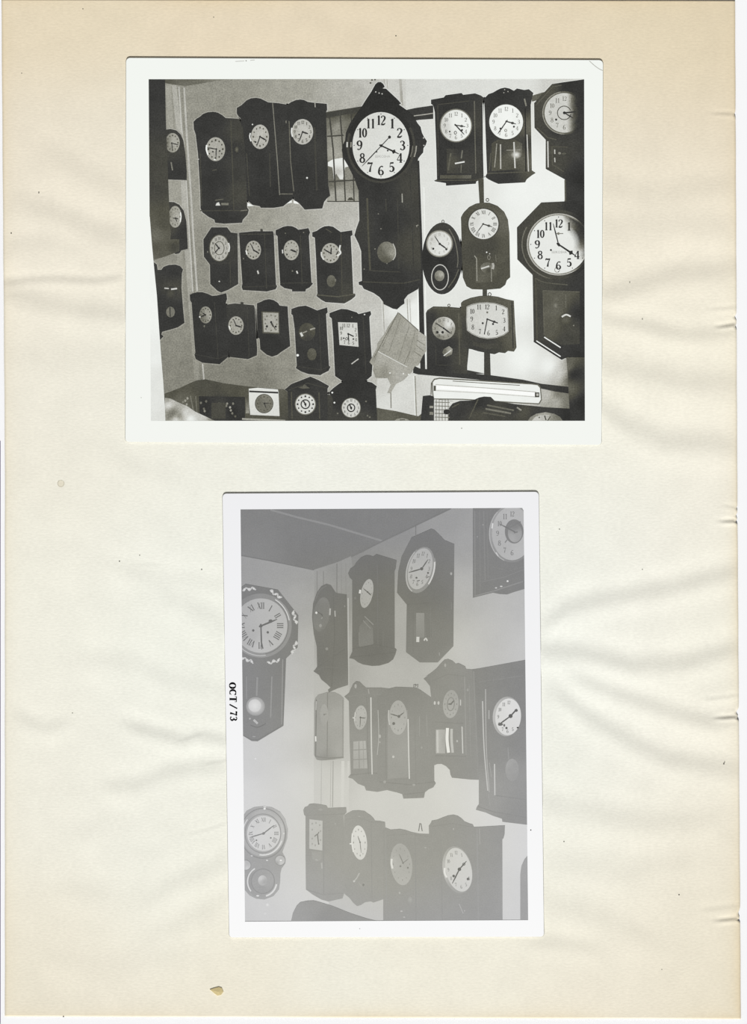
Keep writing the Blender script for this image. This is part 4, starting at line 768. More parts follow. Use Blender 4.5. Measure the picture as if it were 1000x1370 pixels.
c.sub('moulding', 1).line([(333.5, 523.6), (372.5, 525.4)], 2.3, 45)
c.dial(353.6, 540, 11.6, 12.2, [(346,540,108),(354,535,122),(360,545,112)], num='d', nh=.2, ink=78, bez=[(.8, 70)], hands=[(361, 540, 1), (356, 546, 1.2)], hc=(354, 539.7), hink=50); c.done()
c = Clock(A, 'pictured gabled clock with bright ringed dial on the bottom shelf', [(381, 521.5), (390, 514), (415.5, 504), (427, 509), (440.5, 516.5), (438.5, 520), (438.5, 564), (386, 564), (385, 524)], [(410,512,46),(395,540,52),(425,530,52),(400,560,60),(430,555,52)], 22)
c.dial(408.8, 540.8, 13, 13.2, [(400,538,212),(409,540,220),(418,545,214)], num='d', nh=.26, nR=.8, ink=55, bez=[(1.2, 120)], ring=(.5, 1.6, 50), hands=[(406, 536, 2), (409.5, 544, 1.8)], hink=42, hub=1.6)
m = c.sub('moulding', 1); m.line([(386, 522), (412, 512.5), (436, 519)], 1.2, 62); m.line([(390, 524), (391, 560)], 1.4, 76); m.line([(427, 525), (428, 560)], 1.4, 78); m.poly([(399, 518.5), (405, 516.5), (408, 514), (411, 517), (415, 519.5), (405, 520)], 96); c.done()
c = Clock(A, 'pictured black arched clock with ringed dial, rightmost of the bottom shelf clocks', [(439.5, 526), (446, 519.5), (454, 513.5), (462, 509), (480, 508), (498, 512), (504.5, 517), (503, 521), (503.5, 530), (505, 564), (444, 564), (446, 535), (444, 530)], [(470,518,42),(455,540,44),(490,535,46),(480,560,62),(450,558,58)], 24)
c.dial(470, 545.6, 12.2, 12.6, [(462,545,205),(470,543,214),(478,548,208)], num='a', nh=.24, nR=.8, ink=58, wt=1.3, bez=[(.9, 110)], ring=(.46, 1.5, 46), hands=[(467.5, 540.5, 1.8), (470.5, 548, 2)], hink=42, hub=1.6)
g = c.sub('glint', 4)
for x, y, t in [(444.8, 525.3, 240), (447.7, 538.7, 235), (452, 553, 110), (490, 537, 110), (492, 556, 105), (495, 558, 110)]: g.ell(x, y, 1.3, 1.2, t, n=8)
c.done()
c = Clock(A, 'pictured sliver of a round dial at the bottom edge of the photograph', [(527, 563.5), (531, 560.5), (538, 559.3), (545, 560.5), (550, 564)], 150, 22)
c.sub('numerals', 1).line([(535, 562), (542, 561.5)], 1.2, 80); c.done()
mc = Part(A, 'pictured_machine', A.obj, 30, 'dark machine and frame lying along the lower right edge')
mc.poly([(566, 530), (576, 529), (581, 531), (581, 564), (563, 564)], [(570,545,46),(578,550,56)], 5)
mc.poly([(600, 564), (601, 546), (606, 540), (616, 536.5), (632, 536), (641, 532), (648, 530.5), (657, 531), (662, 536), (690, 541), (730, 545), (783, 548), (783, 564)], [(615,548,52),(640,540,44),(640,555,70),(670,550,62),(700,552,72),(720,556,52),(770,556,40),(690,545,50)], 5)
for pts, t, w in [([(652, 542), (688, 549)], 105, 2), ([(650, 547), (684, 553)], 120, 2.4), ([(646, 552), (676, 557)], 88, 1.6), ([(640, 534), (628, 560)], 84, 1.6), ([(692, 545), (698, 549)], 150, 2), ([(605, 545), (615, 540)], 80, 1.5)]: mc.line(pts, w, t, dl=1)
mc.build()
cg = Part(A, 'pictured_calendar', A.obj, 29, 'pale gridded sheet beside the lamp')
cg.poly([(582, 534), (606, 537), (600, 545), (599, 564), (581.5, 564)], [(585,540,215),(595,545,220),(590,560,205)], 5)
for k in range(6): cg.line([(582, 538+k*5), (602, 538.6+k*5)], 1, 110, dl=1)
for k in range(5): cg.line([(584+k*4, 534), (584+k*4, 564)], .9, 120, dl=1)
cg.poly([(575, 543), (580, 543), (580, 546), (575, 546)], 150, dl=2); cg.poly([(575, 551), (580, 551), (580, 555), (575, 555)], 130, dl=2)
cg.ell(598, 551, 4.5, 3.6, 46, dl=2, n=12); cg.build()
c = Clock(A, 'pictured half hidden round dial lying at the lower right edge of the photograph', [(706, 564), (710, 558), (718, 553.5), (730, 551.5), (742, 553.5), (750, 558), (754, 564)], [(712,560,140),(730,554,165),(745,560,110)], 33)
d = c.sub('dial', 2); d.poly([(711, 564), (716, 558), (725, 555), (735, 555), (744, 558), (749, 564)], [(718,560,196),(730,557,188),(742,561,120)], 4)
n = c.sub('numerals', 3); n.line([(729, 556), (731, 562)], 1.6, 70); n.line([(737, 557), (733, 563)], 1.3, 80); n.ell(722, 558.5, 1, 1, 90, n=8); c.done()
sd = Part(A, 'pictured_shade', A.obj, 46, 'black strip of shadow at the lower right edge')
sd.poly([(758, 478), (784, 478), (784, 564), (764, 564), (762, 540), (760, 500)], [(759,490,105),(760,520,95),(769,500,40),(780,540,38),(765,550,46)], 5); sd.build()
# marks on the margin
mk = Part(A.frame, 'corner_crease', A.obj, 53)
mk.pr = Print(); mk.pr.__dict__.update(A.__dict__); mk.mat = BORD
mk.line([(789, 81.5), (795, 87), (801, 91.5), (807, 94.5)], .9, 180, smooth=True); mk.line([(315, 82.2), (327, 81.6)], .8, 190); mk.ell(329.5, 81.3, .9, .7, 120, n=8); mk.line([(335, 80.8), (341, 80.3)], .8, 190); mk.ell(189, 532, .8, .6, 190, n=8); mk.ell(618, 573, .9, .7, 150, n=8); mk.build()

# ================================================================ lower print
IMG2 = [(322, 681.5), (699, 679.5), (701, 683), (707, 1231), (328, 1233)]
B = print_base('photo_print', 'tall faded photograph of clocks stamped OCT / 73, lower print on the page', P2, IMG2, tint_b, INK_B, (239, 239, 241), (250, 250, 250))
FOG = [(490,800,118),(430,800,119),(430,880,120),(570,740,124),(570,790,121),(570,860,132),(500,760,117),(500,870,117),(500,940,140),(480,1000,150),(540,1000,152),(610,900,146),(610,960,148),(610,1020,150),(680,920,140),(680,1000,148),(660,1080,156),(690,1090,150),(660,700,132),(650,770,132),(340,900,136),(370,870,132),(385,810,128),(345,970,140),(430,1090,160),(430,1150,164),(480,1180,160),(540,1130,156),(540,1200,160),(640,1130,156),(640,1210,158),(590,1220,160),(430,1225,160),(702,1200,165)]
def fog(d=0): return [(x, y, g+d) for x, y, g in FOG]
B.case = lambda x, y: idw(FOG, x, y)[:, 0]
bg = Part(B, 'pictured_wall', B.obj, 1.5, 'fogged pale walls meeting in a corner')
bg.poly([(322, 680), (440, 680), (440, 1234), (322, 1234)], [(330,755,158),(380,765,160),(420,770,160),(400,800,168),(410,880,182),(395,900,188),(390,980,205),(345,1020,206),(400,1050,212),(335,1060,213),(400,1200,211),(345,1215,207),(415,1000,200),(330,1225,203)], 10)
bg.poly([(440, 680), (710, 680), (710, 1234), (440, 1234)], [(450,765,148),(455,900,168),(470,745,142),(530,710,146),(540,850,172),(600,700,156),(625,720,163),(620,800,180),(690,800,186),(660,850,190),(625,870,195),(520,905,182),(600,1060,212),(650,1075,215),(500,1075,207),(445,950,180),(445,1050,196),(690,1130,214),(690,1200,210),(560,1080,208),(700,870,196),(540,1090,206),(470,1220,196)], 10, dl=1)
bg.build()
ce = Part(B, 'pictured_ceiling', B.obj, 4, 'grey ceiling crossed by a pale seam')
ce.poly([(322, 680), (604, 680), (585, 690), (563, 700.5), (545, 709), (525, 718), (505, 728), (485, 739), (470, 745), (452, 752), (440, 757.5), (428, 761), (420, 762.5), (395, 757), (360, 750), (322, 743)], [(330,690,132),(340,735,136),(400,700,130),(420,740,128),(470,725,129),(500,700,131),(560,690,132),(590,684,131)], 9)
ce.line([(362, 682), (400, 692.5), (440, 702), (480, 714), (513, 724)], 2.6, 146, dl=1); ce.line([(470, 745), (490, 735), (512, 724), (545, 708.5), (604, 680)], 2, 127, dl=1)
ce.line([(322, 743), (360, 750), (420, 762.5)], 1.4, 127, dl=1); ce.build()
cl = Part(B, 'pictured_column', B.obj, 5, 'pale corner column with vertical grooves')
cl.poly([(421, 762), (452, 752), (470, 744), (472, 760), (468, 900), (467, 1100), (420, 1100)], [(430,770,158),(445,765,148),(460,755,152),(466,800,152),(440,780,156),(430,1050,203),(445,1000,190),(455,1060,206),(462,950,190),(425,930,186),(463,880,172),(440,1090,205)], 8)
for x, t, w in [(424.5, 142, 1.4), (433, 138, 1.2), (451, 134, 1.4), (457, 146, 1), (463, 146, 1)]: cl.line([(x, 764 if x < 440 else 754), (x, 800)], w, t, dl=1)
for x, t, w in [(430.5, 188, 1.2), (446, 172, 1.3), (443, 186, 1), (466.5, 205, 2.4), (459, 210, 4)]: cl.line([(x, 1018), (x-.8, 1080)], w, t, dl=1)
cl.line([(466, 800), (466.5, 912)], 1.4, 185, dl=1)
cl.build()
def hl(c, segs, dl=4, name='glint'):
    g = c.sub(name, dl)
    for s_ in segs:
        if s_[0] == 'e': g.ell(s_[1], s_[2], s_[3], s_[4], s_[5], edge=s_[6] if len(s_) > 6 else None, n=12)
        else: g.line(s_[0], s_[1], s_[2], smooth=len(s_[0]) > 2)

c = Clock(B, 'pictured octagonal clock with pearl inlay and round bright pendulum, left edge of the faded photograph', [(318, 789), (329, 781.2), (372, 789), (399.5, 823.5), (398.5, 866), (383, 881), (382, 910), (379.5, 971), (345, 991.8), (337, 991.5), (318, 980)], fog(), 20)
m = c.sub('moulding', 1); m.line([(378.5, 882), (377, 969)], 1.2, 172); m.line([(380.8, 882), (379, 971)], .9, 120); m.line([(326, 984), (337, 990), (345, 990), (378, 971)], 1.2, 122); m.line([(364, 905), (362.3, 960)], 1.5, 172); m.line([(344.5, 906), (343.5, 931)], 2.2, 168); m.line([(330, 905), (330, 935)], 1.4, 160)
b = c.sub('bezel', 2); b.ell(349, 837, 41.5, 43, [(349,797,146),(388,820,150),(388,860,150),(349,878,152),(330,800,140)], dl=-.5, n=60); b.ring(349, 837, 39.5, 41, 1.5, 205, a0=30, a1=80); b.ring(349, 837, 39.5, 41, 1.3, 188, a0=170, a1=250); b.ring(349, 837, 37.5, 39, 1, 128, a0=30, a1=170)
c.dial(349.2, 837, 35.5, 36.5, [(330,810,176),(350,815,184),(375,840,186),(350,865,190),(335,850,178)], num='r', nh=.24, nR=.73, ink=118, wt=1.15, hands=[(371, 828.5, 2.4), (350.3, 869, 2)], hc=(349.3, 837.5), hink=112, hub=2.2, holes=[(339, 843.5, 1.7), (358.5, 846, 1.7)])
hl(c, [('e', 362.3, 831, 2.8, 2.4, 114)], 6, 'hour_hand_tip'); 
for (x, y, r) in [(333.5, 788, -5), (369, 795, 35), (394.5, 826, 75), (394, 866.5, 110), (366.5, 885, 165), (331, 883, 200)]:
    q = c.sub('pearl_inlay', 4); a = math.radians(r)
    P = [(x+math.cos(a)*t*9-math.sin(a)*2.0*math.sin(t*7+r), y+math.sin(a)*t*9+math.cos(a)*2.0*math.sin(t*7+r)) for t in np.linspace(-1, 1, 9)]
    q.line(P, 1.9, 198, smooth=True)
    for t in (-.7, 0, .7): q.ell(x+math.cos(a)*t*9, y+math.sin(a)*t*9, 1.7, 1.5, 212, n=8)
p = c.sub('pendulum', 3); p.ell(342, 945, 12.6, 12.6, 218, edge=160, n=30); p.ell(341, 944, 8.5, 8.5, 222, edge=206, dl=.5)
hl(c, [([(339.5, 963), (345, 968)], 3, 188), ('e', 334.5, 961.5, 1.2, 1.2, 180), ('e', 340, 985.5, 2.5, .8, 165), ([(335, 970), (345, 973), (356, 968)], 1, 124)]); c.done()

c = Clock(B, 'pictured dark waisted clock with oval head in the corner, faded photograph', [(417.7, 826), (419, 808), (424, 793), (430, 784.5), (437, 781), (443, 783), (447.5, 790), (450, 793.5), (464.3, 795.5), (465.3, 850), (466, 900), (466, 916.5), (452, 921), (440, 926.5), (439, 923), (442.5, 920), (438, 915.5), (430, 909), (427, 903), (420, 898.5), (424.5, 892), (424, 865), (420, 848)], fog(), 20)
c.dial(430.5, 822, 11, 23, [(424,810,128),(432,800,133),(437,825,130),(428,840,134),(432,845,124)], sx=3, num=None, hands=[(424, 818, 1.4), (433, 826, 1.4)], hink=112)
hl(c, [('e', 423.5, 819.8, 1.5, 1.6, 220), ([(442, 814), (441.5, 823)], 2.2, 178), ([(448.3, 817), (448.7, 825)], 1.5, 178), ('e', 437.5, 868, 2, 2, 146), ('e', 429, 837, 1.8, 2.5, 156), ('e', 461.5, 811, 1, 1.6, 140), ([(433, 824), (430, 828)], 1.6, 150)])
m = c.sub('moulding', 1); m.line([(446, 790), (448, 850), (444, 918)], 1.2, 112); m.line([(420, 898), (436, 892), (465, 895)], 1.1, 128); m.line([(421, 806), (428, 790), (437, 784)], 1.4, 132, smooth=True); m.line([(425, 893), (462, 868)], 1, 114); c.done()
c = Clock(B, 'pictured round shouldered clock with narrow oval dial, second at the top of the faded photograph', [(466, 767), (469, 760.5), (474, 757.5), (477, 752.5), (483, 746), (490, 742.7), (495, 743), (499.5, 744.5), (504, 741.3), (531, 749.5), (530, 760), (528.3, 764), (528.5, 867), (531, 869), (529.5, 875), (526.5, 882), (520, 887), (508, 890.5), (498, 891), (486, 889), (479, 886), (474, 882), (467.5, 880.5), (469.5, 876.5), (471.5, 872), (471.5, 776), (468, 772.5)], fog(), 22)
c.dial(491, 794, 8.2, 19.3, [(485,800,172),(492,785,176),(495,800,174)], sx=3.4, num='d', nh=.13, ink=140, hands=[(486.5, 787.5, 1.2), (496.8, 796.5, 1.6)], hink=108, hc=(492, 792))
w = c.sub('glass_panel', 1); w.poly([(481, 838), (490, 828), (499, 840), (500, 862), (481, 866)], [(486,845,130),(493,855,133),(490,835,126)], 5)
hl(c, [([(482.2, 789), (481.5, 794)], 2.4, 215), ([(488, 824.5), (500, 836)], 1.2, 150), ([(486, 830), (496, 841)], 1, 146), ([(480.5, 846), (481, 864)], 1, 138), ('e', 475.5, 800, 1.6, 2, 128)])
m = c.sub('moulding', 1); m.line([(505, 755), (506, 866)], 1, 128); m.line([(472, 868), (502, 862), (528, 868)], 1.1, 112); m.line([(513, 845), (513, 865)], 1, 130); m.line([(470, 879), (500, 876), (529, 873)], 1, 112); c.done()
c = Clock(B, 'pictured long octagonal drop clock at the top centre of the faded photograph', [(577, 707.5), (581.5, 708.8), (590, 717), (595, 722.5), (608.3, 728), (607.5, 800), (607, 864.5), (586, 886.3), (562, 886.3), (543.5, 872.5), (544.5, 809), (531.5, 793), (533, 765), (537.5, 745), (551, 719)], fog(), 22)
c.sub('hanging_cord', 1).line([(556.6, 704), (556.6, 717)], 1.2, 128)
b = c.sub('bezel', 2); b.ell(563, 762, 19.3, 31.5, 148, sx=5.5, dl=-.5, n=48); b.ring(563, 762, 19.3, 31.5, 1.6, 182, sx=5.5, a0=200, a1=320); b.ring(563, 762, 19.3, 31.5, 2.2, 205, sx=5.5, a0=70, a1=130); b.ring(563, 762, 19.3, 31.5, 1.2, 124, sx=5.5, a0=330, a1=420)
c.dial(562.5, 761, 16, 27.5, [(555,770,182),(565,745,178),(568,770,182),(560,780,184)], sx=5, num='a', nh=.19, nR=.74, ink=120, wt=.95, hands=[(547, 766, 1.8), (573, 748.5, 1.6)], hc=(564.5, 761), hink=108, hub=2.2, holes=[(557.5, 773, 1.4), (573, 766.5, 1.4)])
w = c.sub('glass_panel', 1); w.rect(557, 820, 568, 853, [(560,825,150),(565,840,146),(561,850,142)], step=5); w.rect(570, 820, 578, 853, 128)
hl(c, [([(559.5, 852), (559.2, 859)], 4, 205), ([(567.5, 857), (570, 854), (572, 857.5)], 1.8, 205), ('e', 604, 767.5, 1.4, 2, 172), ([(588, 873), (588.3, 877)], 1, 165), ([(604, 805), (604.3, 815)], .8, 140), ([(571, 772.5), (575, 771.5)], 1, 112), ([(558, 777.5), (562, 776.5)], 1.2, 112)])
m = c.sub('moulding', 1); m.line([(545, 809), (578, 806), (583, 790)], 1, 116); m.line([(576, 812), (577, 880)], 1, 136); m.line([(553, 812), (553, 874)], 1, 126); c.done()
c = Clock(B, 'pictured square framed clock cut off by the upper right corner of the faded photograph', [(633, 679), (704, 679), (704, 787.5), (690, 791.5), (679, 795.3), (669, 794.8), (660, 793), (633, 799.8)], fog(), 20)
b = c.sub('bezel', 2); b.ell(685, 714, 30.5, 38.5, [(656,710,160),(665,740,150),(690,750,142)], dl=-.5); b.ring(685, 714, 30.5, 38.5, 1.3, 178, a0=200, a1=320)
c.dial(685.5, 713.5, 27, 36, [(668,700,178),(680,695,182),(695,740,184),(672,730,178)], num='a', nh=.19, nR=.72, ink=128, wt=1.1, skip=(1, 2, 3, 4, 5), hands=[(669, 701, 1.8)], hc=(688, 711), hink=122, hub=1)
r = c.sub('dial_ring', 4); r.ell(688.3, 711, 12.5, 16.2, 132); r.ell(689.3, 713, 9.5, 12.5, [(686,720,168),(694,716,160),(689,704,134)], dl=.5); r.line([(688, 713), (693, 711.5)], 1.6, 128, dl=1); r.line([(676, 726), (679, 722)], 1.4, 134); r.line([(682, 706), (697, 698)], 2, 130, dl=1)
m = c.sub('moulding', 1); m.line([(635.5, 684), (636, 797)], 1.3, 152); m.line([(642, 684), (643, 790)], 1, 142); m.line([(647.5, 684), (649.5, 776)], 1.4, 146); m.line([(652, 684), (653.5, 774)], 1, 142); m.line([(635, 797.5), (660, 791), (700, 778)], 1.6, 158); m.line([(647, 778), (675, 772), (701, 762)], 1, 146); m.line([(658, 758), (680, 764), (701, 758)], 1, 140)
hl(c, [('e', 679.5, 777.5, 1.4, 1.2, 225), ('e', 671, 784.5, 1.8, .9, 210), ('e', 664, 786.5, 1.5, .9, 200), ([(659.5, 700), (658.6, 707)], 1.8, 215), ([(664, 739), (667, 744)], 1.5, 200), ('e', 646.5, 702, 1.2, 1.2, 152), ('e', 639, 718, 1, 1, 152)]); c.done()
c = Clock(B, 'pictured pale box clock seen from its side beside the corner column, faded photograph', [(420.5, 940), (422, 934), (426, 929.5), (438, 926), (448, 926), (456, 930), (460.5, 934.5), (460, 1014.5), (445, 1016.5), (430, 1017.5), (424, 1016.5), (420.3, 1010)], [(430,950,158),(430,1000,162),(450,960,168),(452,1005,170),(440,930,156),(438,1014,150)], 20)
c.dial(434, 956, 5.5, 14, [(431,956,166),(436,950,168)], num=None, hands=[(437, 955, 1)], hink=140)
m = c.sub('moulding', 1); m.line([(438.5, 927), (438, 1013)], 1.2, 142); m.line([(423.5, 936), (422.5, 1012)], 1.4, 128); m.line([(422, 1012), (440, 1014.5), (460, 1013)], 1.4, 140); m.line([(459, 936), (459, 1012)], .9, 150)
hl(c, [([(422.5, 985), (422.7, 992)], 1.8, 225), ([(423.5, 938), (423, 950)], 1, 185)]); c.done()
c = Clock(B, 'pictured carved crest clock with gridded lower glass, centre left of the faded photograph', [(461, 932), (467, 927), (470, 920.5), (473, 914.5), (477, 911.3), (481.5, 912), (486, 916.5), (490, 920), (510, 920), (523, 921.5), (530, 935), (530, 1060), (518, 1057), (505, 1059.5), (490, 1057.5), (488, 1052), (479, 1048.5), (472, 1042), (466, 1040), (469.5, 1036), (468, 990), (467, 938)], fog(2), 20)
c.dial(482.5, 960, 8.6, 16.2, [(478,960,180),(484,952,182),(486,966,178)], sx=1, num='d', nh=.14, ink=142, hands=[(489, 961, 1.4), (482, 972, 1)], hink=116)
w = c.sub('glass_panel', 2); w.poly([(473, 992), (489.5, 991), (492, 1028), (473, 1028.5)], [(476,1000,176),(486,996,182),(480,1020,170),(490,1024,176)], 5)
m = c.sub('window_bar', 3); m.line([(480.5, 992), (481, 1028)], 1, 150); m.line([(473, 1003.5), (491, 1002.5)], 1, 150); m.line([(473, 1016.5), (492, 1015.5)], 1, 150); m.line([(486, 991), (487, 1028)], .8, 160)
hl(c, [([(496.5, 933), (497, 985), (498.2, 1036)], 1.7, 205), ([(506, 950), (507, 985), (505, 1010)], 1, 180), ('e', 508.5, 985, 1.5, 2.5, 182), ('e', 508.5, 993, 1, 1.5, 175), ([(472, 960), (475, 961)], 1.6, 205), ('e', 476, 918, 1.6, 3, 172), ([(493, 922), (494, 928)], 1.4, 165), ([(475.5, 953), (474.5, 965)], 1.4, 200)])
m = c.sub('moulding', 1); m.line([(464, 932), (493, 928), (522, 930)], 1, 150); m.line([(469, 1037), (498, 1034), (520, 1036)], 1.1, 138); m.line([(491, 932), (493, 1036)], 1, 134); m.line([(505, 1045), (515, 1046)], 1, 140); c.done()
c = Clock(B, 'pictured wide clock with bent hook on top and tall glass, centre of the faded photograph', [(505, 934), (515, 924), (522, 921), (530, 919), (557, 920), (562, 922.5), (570, 928), (577, 933), (580.5, 940), (581.5, 1045), (583.5, 1048), (580, 1053.5), (574, 1056), (569, 1060), (567.5, 1067.5), (540, 1068.5), (538.5, 1062.5), (526, 1058.5), (512, 1052), (505, 1045)], fog(), 22)
w = c.sub('glass_panel', 1); w.poly([(519, 950), (546, 950), (547, 1040), (519, 1042)], [(525,990,158),(540,1000,162),(530,1035,158),(530,955,152)], 8)
c.dial(533, 960, 12, 23, [(526,962,176),(533,945,172),(540,960,176),(534,975,180)], num='d', nh=.14, ink=152, hands=[(522.5, 955, 1.6), (541, 953, 1.4)], hc=(534, 958.5), hink=120, hub=2, holes=[(527, 968, 2)])
hl(c, [([(546.3, 962), (547, 1000), (548, 1042)], 1.5, 212), ('e', 526.5, 1012.5, 1.6, 1.8, 196), ('e', 564.5, 1000, 1.4, 1.6, 165), ([(520.5, 950), (520, 960), (521.5, 970)], 1.2, 198), ('e', 554, 1050, 2, 1.6, 168), ('e', 515, 1046, 2, 2, 168), ([(561.5, 958), (561.5, 985)], 1, 160), ([(571, 956), (572, 985)], 1, 158)])
m = c.sub('moulding', 1); m.line([(505, 940), (545, 944), (578, 936)], 1, 144); m.line([(555, 950), (557, 1050)], 1.1, 144); m.line([(508, 1046), (548, 1050), (582, 1046)], 1.2, 140); m.line([(516, 944), (517, 1044)], 1, 140); m.line([(540, 1063), (568, 1060)], 1, 140)
h = c.sub('hook', 1); h.line([(554, 920), (554, 916), (556.5, 915.5), (556, 919)], 1, 120); h.line([(557, 917), (559.5, 915.5), (559, 920)], 1, 120); c.done()
c = Clock(B, 'pictured crested clock with bright glass bars in its lower door, right of centre in the faded photograph', [(567, 908), (574, 903.5), (570, 905), (577, 900), (584, 894.5), (590, 887.5), (595, 882.5), (600, 881.6), (606, 884), (610, 888), (614, 887), (623, 891.5), (624, 895), (640, 896), (645, 1043.5), (630, 1043), (605, 1040.5), (603, 1036.5), (602, 1030), (597, 1025), (591, 1022), (585, 1022.3), (581.5, 1024), (580, 1010), (578, 940), (575.5, 918), (570, 911)], fog(), 18)
c.dial(603.5, 942, 10.5, 18.8, [(598,940,172),(604,932,166),(609,945,172),(603,955,176)], sx=1, num='d', nh=.16, ink=146, hands=[(600, 942, 2), (608, 937, 2)], hink=124, ring=(.5, 1.2, 146))
w = c.sub('glass_panel', 1); w.rect(583.5, 976, 596, 1008, [(586,990,188),(594,990,168)], step=4)
hl(c, [([(599, 974), (598.5, 990), (600.5, 1007)], 4, 232), ([(604.5, 975), (604.5, 990), (606, 1007)], 3.4, 192), ([(618.5, 972), (619.5, 1008)], 1.4, 205), ([(585.5, 977), (586, 1007)], 2.5, 200), ('e', 612, 991.5, 1.3, 1.6, 185), ('e', 582, 940.5, 1.4, 2.5, 200), ('e', 587, 940.5, 1.4, 2.5, 196), ([(616.5, 936), (616.5, 944)], 1.5, 196), ('e', 596, 890, 1.4, 2.5, 170), ('e', 626, 923, 1.4, 2, 160)])
m = c.sub('moulding', 1); m.line([(577, 912), (600, 902), (624, 905)], 1, 136); m.line([(622, 905), (624, 1010)], 1.2, 166); m.line([(628, 915), (630, 1012)], 1, 158); m.line([(582, 1011), (624, 1012)], 1.2, 138); m.line([(582, 966), (620, 968)], 1, 138); c.done()
c = Clock(B, 'pictured tall plain clock with bold oval dial and dim pendulum, right edge of the faded photograph', [(632, 895.5), (640, 894.5), (703, 883), (710, 882), (710, 1104), (672.5, 1099.5), (672, 1095.5), (660, 1091.5), (650, 1087), (637, 1083.5), (638.5, 1079.5), (641, 1076), (641, 1040), (638, 960)], [(650,900,138),(690,900,136),(650,960,142),(690,990,142),(660,1000,146),(690,1040,154),(660,1060,158),(690,1090,150),(650,1078,158),(700,950,138)], 22)
b = c.sub('bezel', 2); b.ell(678.5, 958.5, 19, 26.5, [(664,955,188),(670,980,176),(690,940,168)], sx=1)
c.dial(680.3, 959, 17.2, 24.6, [(672,955,216),(682,950,220),(688,970,216)], sx=1, num='a', nh=.19, nR=.78, ink=128, wt=1.15, skip=(1, 2, 3, 4), hands=[(667, 970, 1.8), (692, 948.5, 2)], hc=(683.5, 958), hink=100, hub=2.8, holes=[(678, 974, 1.6)])
hl(c, [('e', 691, 950.5, 2.2, 2, 104), ('e', 670, 969, 3.4, 2, 112), ('e', 693, 973.5, 1.4, 1, 60), ('e', 675, 970.5, 1.4, 1.8, 118)], 6, 'hand')
p = c.sub('pendulum', 3); p.ell(685.5, 1030, 9, 15, [(680,1022,168),(686,1030,162),(690,1040,158),(692,1025,160)]); p.line([(680, 1000), (681, 1016)], 1, 160)
hl(c, [([(646, 938), (648, 1000), (653, 1058)], 1.5, 196), ([(650, 922), (651, 1000), (655, 1060)], 1.2, 180), ([(662, 1022), (662.5, 1064)], 1.4, 205), ([(654.5, 950), (654.5, 962)], 2, 170), ([(655, 1020), (658, 1040)], 1, 168)])
m = c.sub('moulding', 1); m.line([(642, 912), (700, 904)], 1, 146); m.line([(662, 1064), (705, 1070)], 1, 142); m.line([(640, 1079), (660, 1086), (706, 1094)], 1.2, 142); m.line([(634, 898), (640, 1040)], 1.2, 158); m.line([(654, 1062), (656, 1078)], 1, 174); c.done()
c = Clock(B, 'pictured figure eight shaped clock with round bezel and lower disc, bottom left of the faded photograph', [(322, 1097), (330, 1085), (340, 1080), (352, 1078.7), (364, 1080), (375, 1086), (382, 1096), (385.5, 1110), (384.5, 1122), (381, 1132), (378, 1140), (382, 1148), (382, 1155), (377, 1162), (375.5, 1168), (375, 1180), (373.5, 1190), (366, 1199), (354, 1203.5), (343, 1202.5), (334, 1198), (327, 1190), (322, 1180)], [(352,1082,178),(380,1100,186),(378,1120,176),(335,1090,172),(352,1155,166),(330,1175,166),(370,1190,172),(350,1200,170),(360,1140,165)], 20)
b = c.sub('bezel', 2); b.ell(352, 1115, 28.5, 31, [(330,1100,172),(352,1088,182),(378,1120,196),(352,1142,178)]); b.ring(352, 1115, 31, 34, 1.2, 150, dl=.3); b.ring(352, 1115, 27.5, 29.8, 1.6, 222, a0=110, a1=190, dl=.4); b.ring(352, 1115, 27.5, 29.8, 1.2, 214, a0=250, a1=310, dl=.4); b.ring(352, 1115, 24.5, 26.5, 1, 152, dl=.5)
c.dial(352.8, 1115, 22, 23.6, [(345,1105,208),(355,1115,212),(360,1128,210)], num='r', nh=.24, nR=.78, ink=152, wt=1.1, hands=[(367, 1104, 1.6), (334, 1120.5, 1.6)], hc=(352.8, 1115), hink=140, hub=1.8, holes=[(343.3, 1124.2, 1.2), (362.5, 1121, 1.2)])
p = c.sub('pendulum_window', 2); p.ell(351, 1179.5, 21.5, 22, [(335,1175,160),(350,1162,166),(368,1185,172)]); p.ring(351, 1179.5, 20.5, 21, 1.8, 216, a0=230, a1=330, dl=.4); p.ring(351, 1179.5, 20.5, 21, 2.2, 218, a0=100, a1=165, dl=.4); p.ell(352, 1179, 16, 17, [(345,1172,166),(358,1180,172),(352,1190,164)], dl=.6); p.ring(352, 1179, 16, 17, 1.2, 152, dl=.8)
p = c.sub('pendulum', 4); p.ell(351.5, 1178, 6, 7, [(349,1175,205),(354,1180,172),(351,1184,182)])
for x, y in [(375, 1151), (329, 1157.5)]:
    k = c.sub('knob', 4); k.ell(x, y, 7.4, 7.2, [(x-3,y-2,196),(x+2,y-3,186),(x+1,y+4,206),(x-4,y+4,168)]); k.ring(x, y, 7.4, 7.2, 1, 156, dl=.5)
hl(c, [('e', 354.2, 1082, 1.6, 1.3, 235), ('e', 354.5, 1079.5, 2, .8, 220), ('e', 380, 1115, 1, 1.4, 215), ('e', 376, 1151, 1.5, 1, 238), ('e', 357.5, 1151, 1.4, 1, 215), ('e', 345, 1198.5, 2, 1, 226), ('e', 337, 1145, 1.4, 1, 205)], 6); c.done()
bgl = Part(B, 'light_spot', B.obj, 6); bgl.ell(358, 1210.5, 2.2, 2.4, 226, edge=210, n=12); bgl.ell(342, 1015, 1.4, 1.6, 218, n=10); bgl.ell(355, 1222, 2, 2, 212, n=10); bgl.build()
